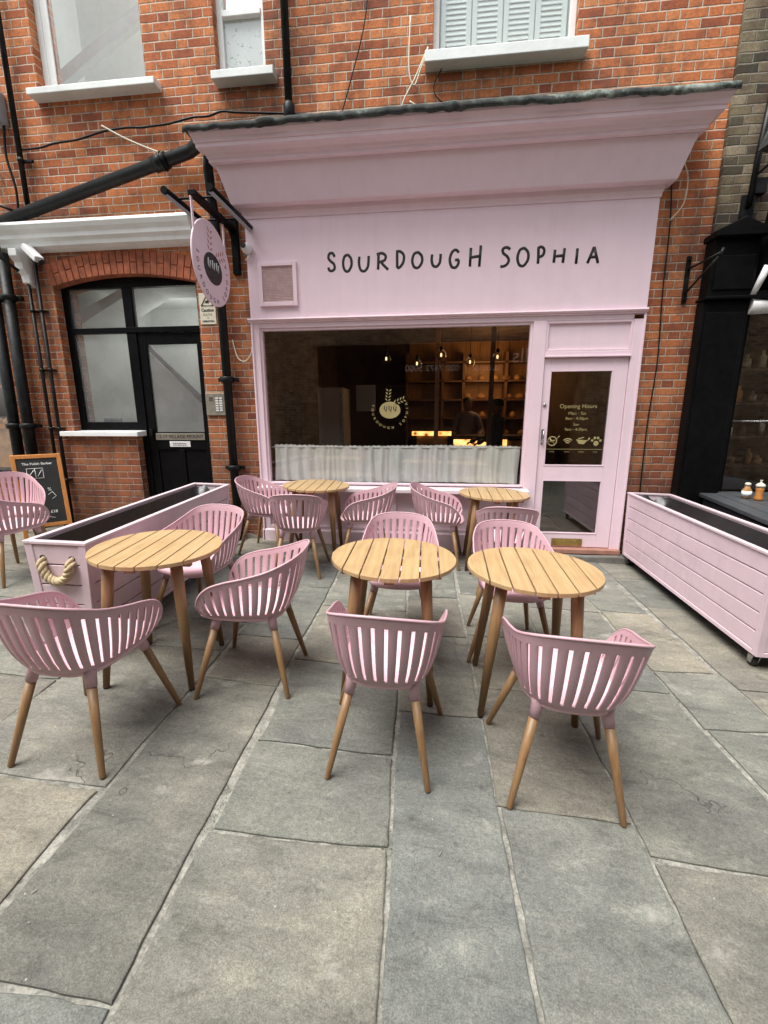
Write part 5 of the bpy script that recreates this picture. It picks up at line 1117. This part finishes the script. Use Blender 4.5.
# ------------------------------------------------------------------ OPPOSITE BUILDING (seen mirrored in the shop glass)
ob_=thing('opposite_building','brick building across the alley, seen only as a reflection in the shop glass','building',(0,-7.5,0))
wr_=[(-3.2,3.6,-1,2.25),(-4.5,-3.5,4.2,5.8),(-1.5,-.5,4.2,5.8),(1.5,2.5,4.2,5.8),(4.5,5.5,4.2,5.8)]
xs=sorted({-12,12}|{r[0] for r in wr_}|{r[1] for r in wr_}); zs=sorted({-1,6.3}|{r[2] for r in wr_}|{r[3] for r in wr_})
mb=MB(); gridwall(mb,xs,zs,lambda x,z:any(r[0]<x<r[1] and r[2]<z<r[3] for r in wr_),0,-.34); mb.build('wall',M['obrick'],ob_,recalc=True)
mb=MB(); mb.box(-12,12,-6,-.35,6.1,6.3); mb.box(-12,12,-.35,.1,6.3,6.4); mb.build('roof',M['lead'],ob_)
mb=MB(); mb.box(-3.2,3.6,.0,.12,2.26,3.3); fa=mb.build('fascia_board',M['black'],ob_,bevel=.01)
MR=Matrix.Translation((.40,.125,2.68))@Matrix.Rotation(R(180),4,'Z')@Matrix.Rotation(R(90),4,'X')
textmesh('lettering','ia.co.uk  |  020 7472 5000',.235,MR,M['white'],fa,.004); textmesh('lettering','ills',.52,Matrix.Translation((2.18,.125,2.95))@Matrix.Rotation(R(180),4,'Z')@Matrix.Rotation(R(90),4,'X'),M['white'],fa,.004)
mb=MB(); mb.box(-3.2,3.6,-.25,-.2,-.3,2.25); mb.build('shop_window',M['liner'],ob_)
for r in wr_[1:]:
    mb=MB(); mb.box(r[0],r[0]+.07,-.2,-.12,r[2],r[3]); mb.box(r[1]-.07,r[1],-.2,-.12,r[2],r[3]); mb.box(r[0]+.07,r[1]-.07,-.2,-.12,r[2],r[2]+.07); mb.box(r[0]+.07,r[1]-.07,-.2,-.12,r[3]-.07,r[3]); mb.box(r[0]+.07,r[1]-.07,-.2,-.13,(r[2]+r[3])/2-.03,(r[2]+r[3])/2+.03); f=mb.build('window',M['white'],ob_)
    mb=MB(); mb.box(r[0]+.07,r[1]-.07,-.17,-.165,r[2]+.07,r[3]-.07); mb.build('pane',M['grey'],f)
# ------------------------------------------------------------------ sky, sun, camera
w=bpy.data.worlds.new('World'); sc.world=w; w.use_nodes=True; nt=w.node_tree
bg=nt.nodes['Background']; sk=nt.nodes.new('ShaderNodeTexSky'); sk.sky_type='NISHITA'; sk.sun_disc=False
SE,SR=R(68),R(228)
sk.sun_elevation=SE; sk.sun_rotation=SR; sk.air_density=1.; sk.dust_density=3.; sk.ozone_density=1.
hs_=nt.nodes.new('ShaderNodeHueSaturation'); hs_.inputs['Saturation'].default_value=.22
nt.links.new(sk.outputs[0],hs_.inputs['Color']); nt.links.new(hs_.outputs[0],bg.inputs[0]); bg.inputs[1].default_value=.105
l=bpy.data.lights.new('sun','SUN'); l.energy=2.3; l.angle=R(42); l.color=(1,.97,.92); so=bpy.data.objects.new('sun',l); COL.objects.link(so)
d=Vector((math.sin(SR)*math.cos(SE),math.cos(SR)*math.cos(SE),math.sin(SE))); so.rotation_mode='QUATERNION'; so.rotation_quaternion=d.to_track_quat('Z','Y')
cam=bpy.data.cameras.new('camera'); co=bpy.data.objects.new('camera',cam); COL.objects.link(co); sc.camera=co
cam.sensor_fit='VERTICAL'; cam.sensor_height=24; cam.lens=440/1024*24; cam.clip_start=.05; cam.clip_end=300
ya,pi_,ro=.114664,.218154,-.002531
f0=Vector((-math.sin(ya),math.cos(ya),0)); r0=Vector((math.cos(ya),math.sin(ya),0)); u0=Vector((0,0,1))
F=f0*math.cos(pi_)-u0*math.sin(pi_); U=u0*math.cos(pi_)+f0*math.sin(pi_); R2=r0*math.cos(ro)+U*math.sin(ro); U2=U*math.cos(ro)-r0*math.sin(ro)
co.matrix_world=Matrix.Translation((0,-4.76699,1.4998))@Matrix(((R2.x,U2.x,-F.x,0),(R2.y,U2.y,-F.y,0),(R2.z,U2.z,-F.z,0),(0,0,0,1)))
sc.view_settings.view_transform='Standard'; sc.view_settings.look='None'; sc.view_settings.gamma=1; sc.view_settings.use_curve_mapping=False; sc.view_settings.exposure=1.26
sc.cycles.max_bounces=8; sc.cycles.transparent_max_bounces=12; sc.cycles.use_denoising=True; sc.cycles.caustics_reflective=False; sc.cycles.caustics_refractive=False
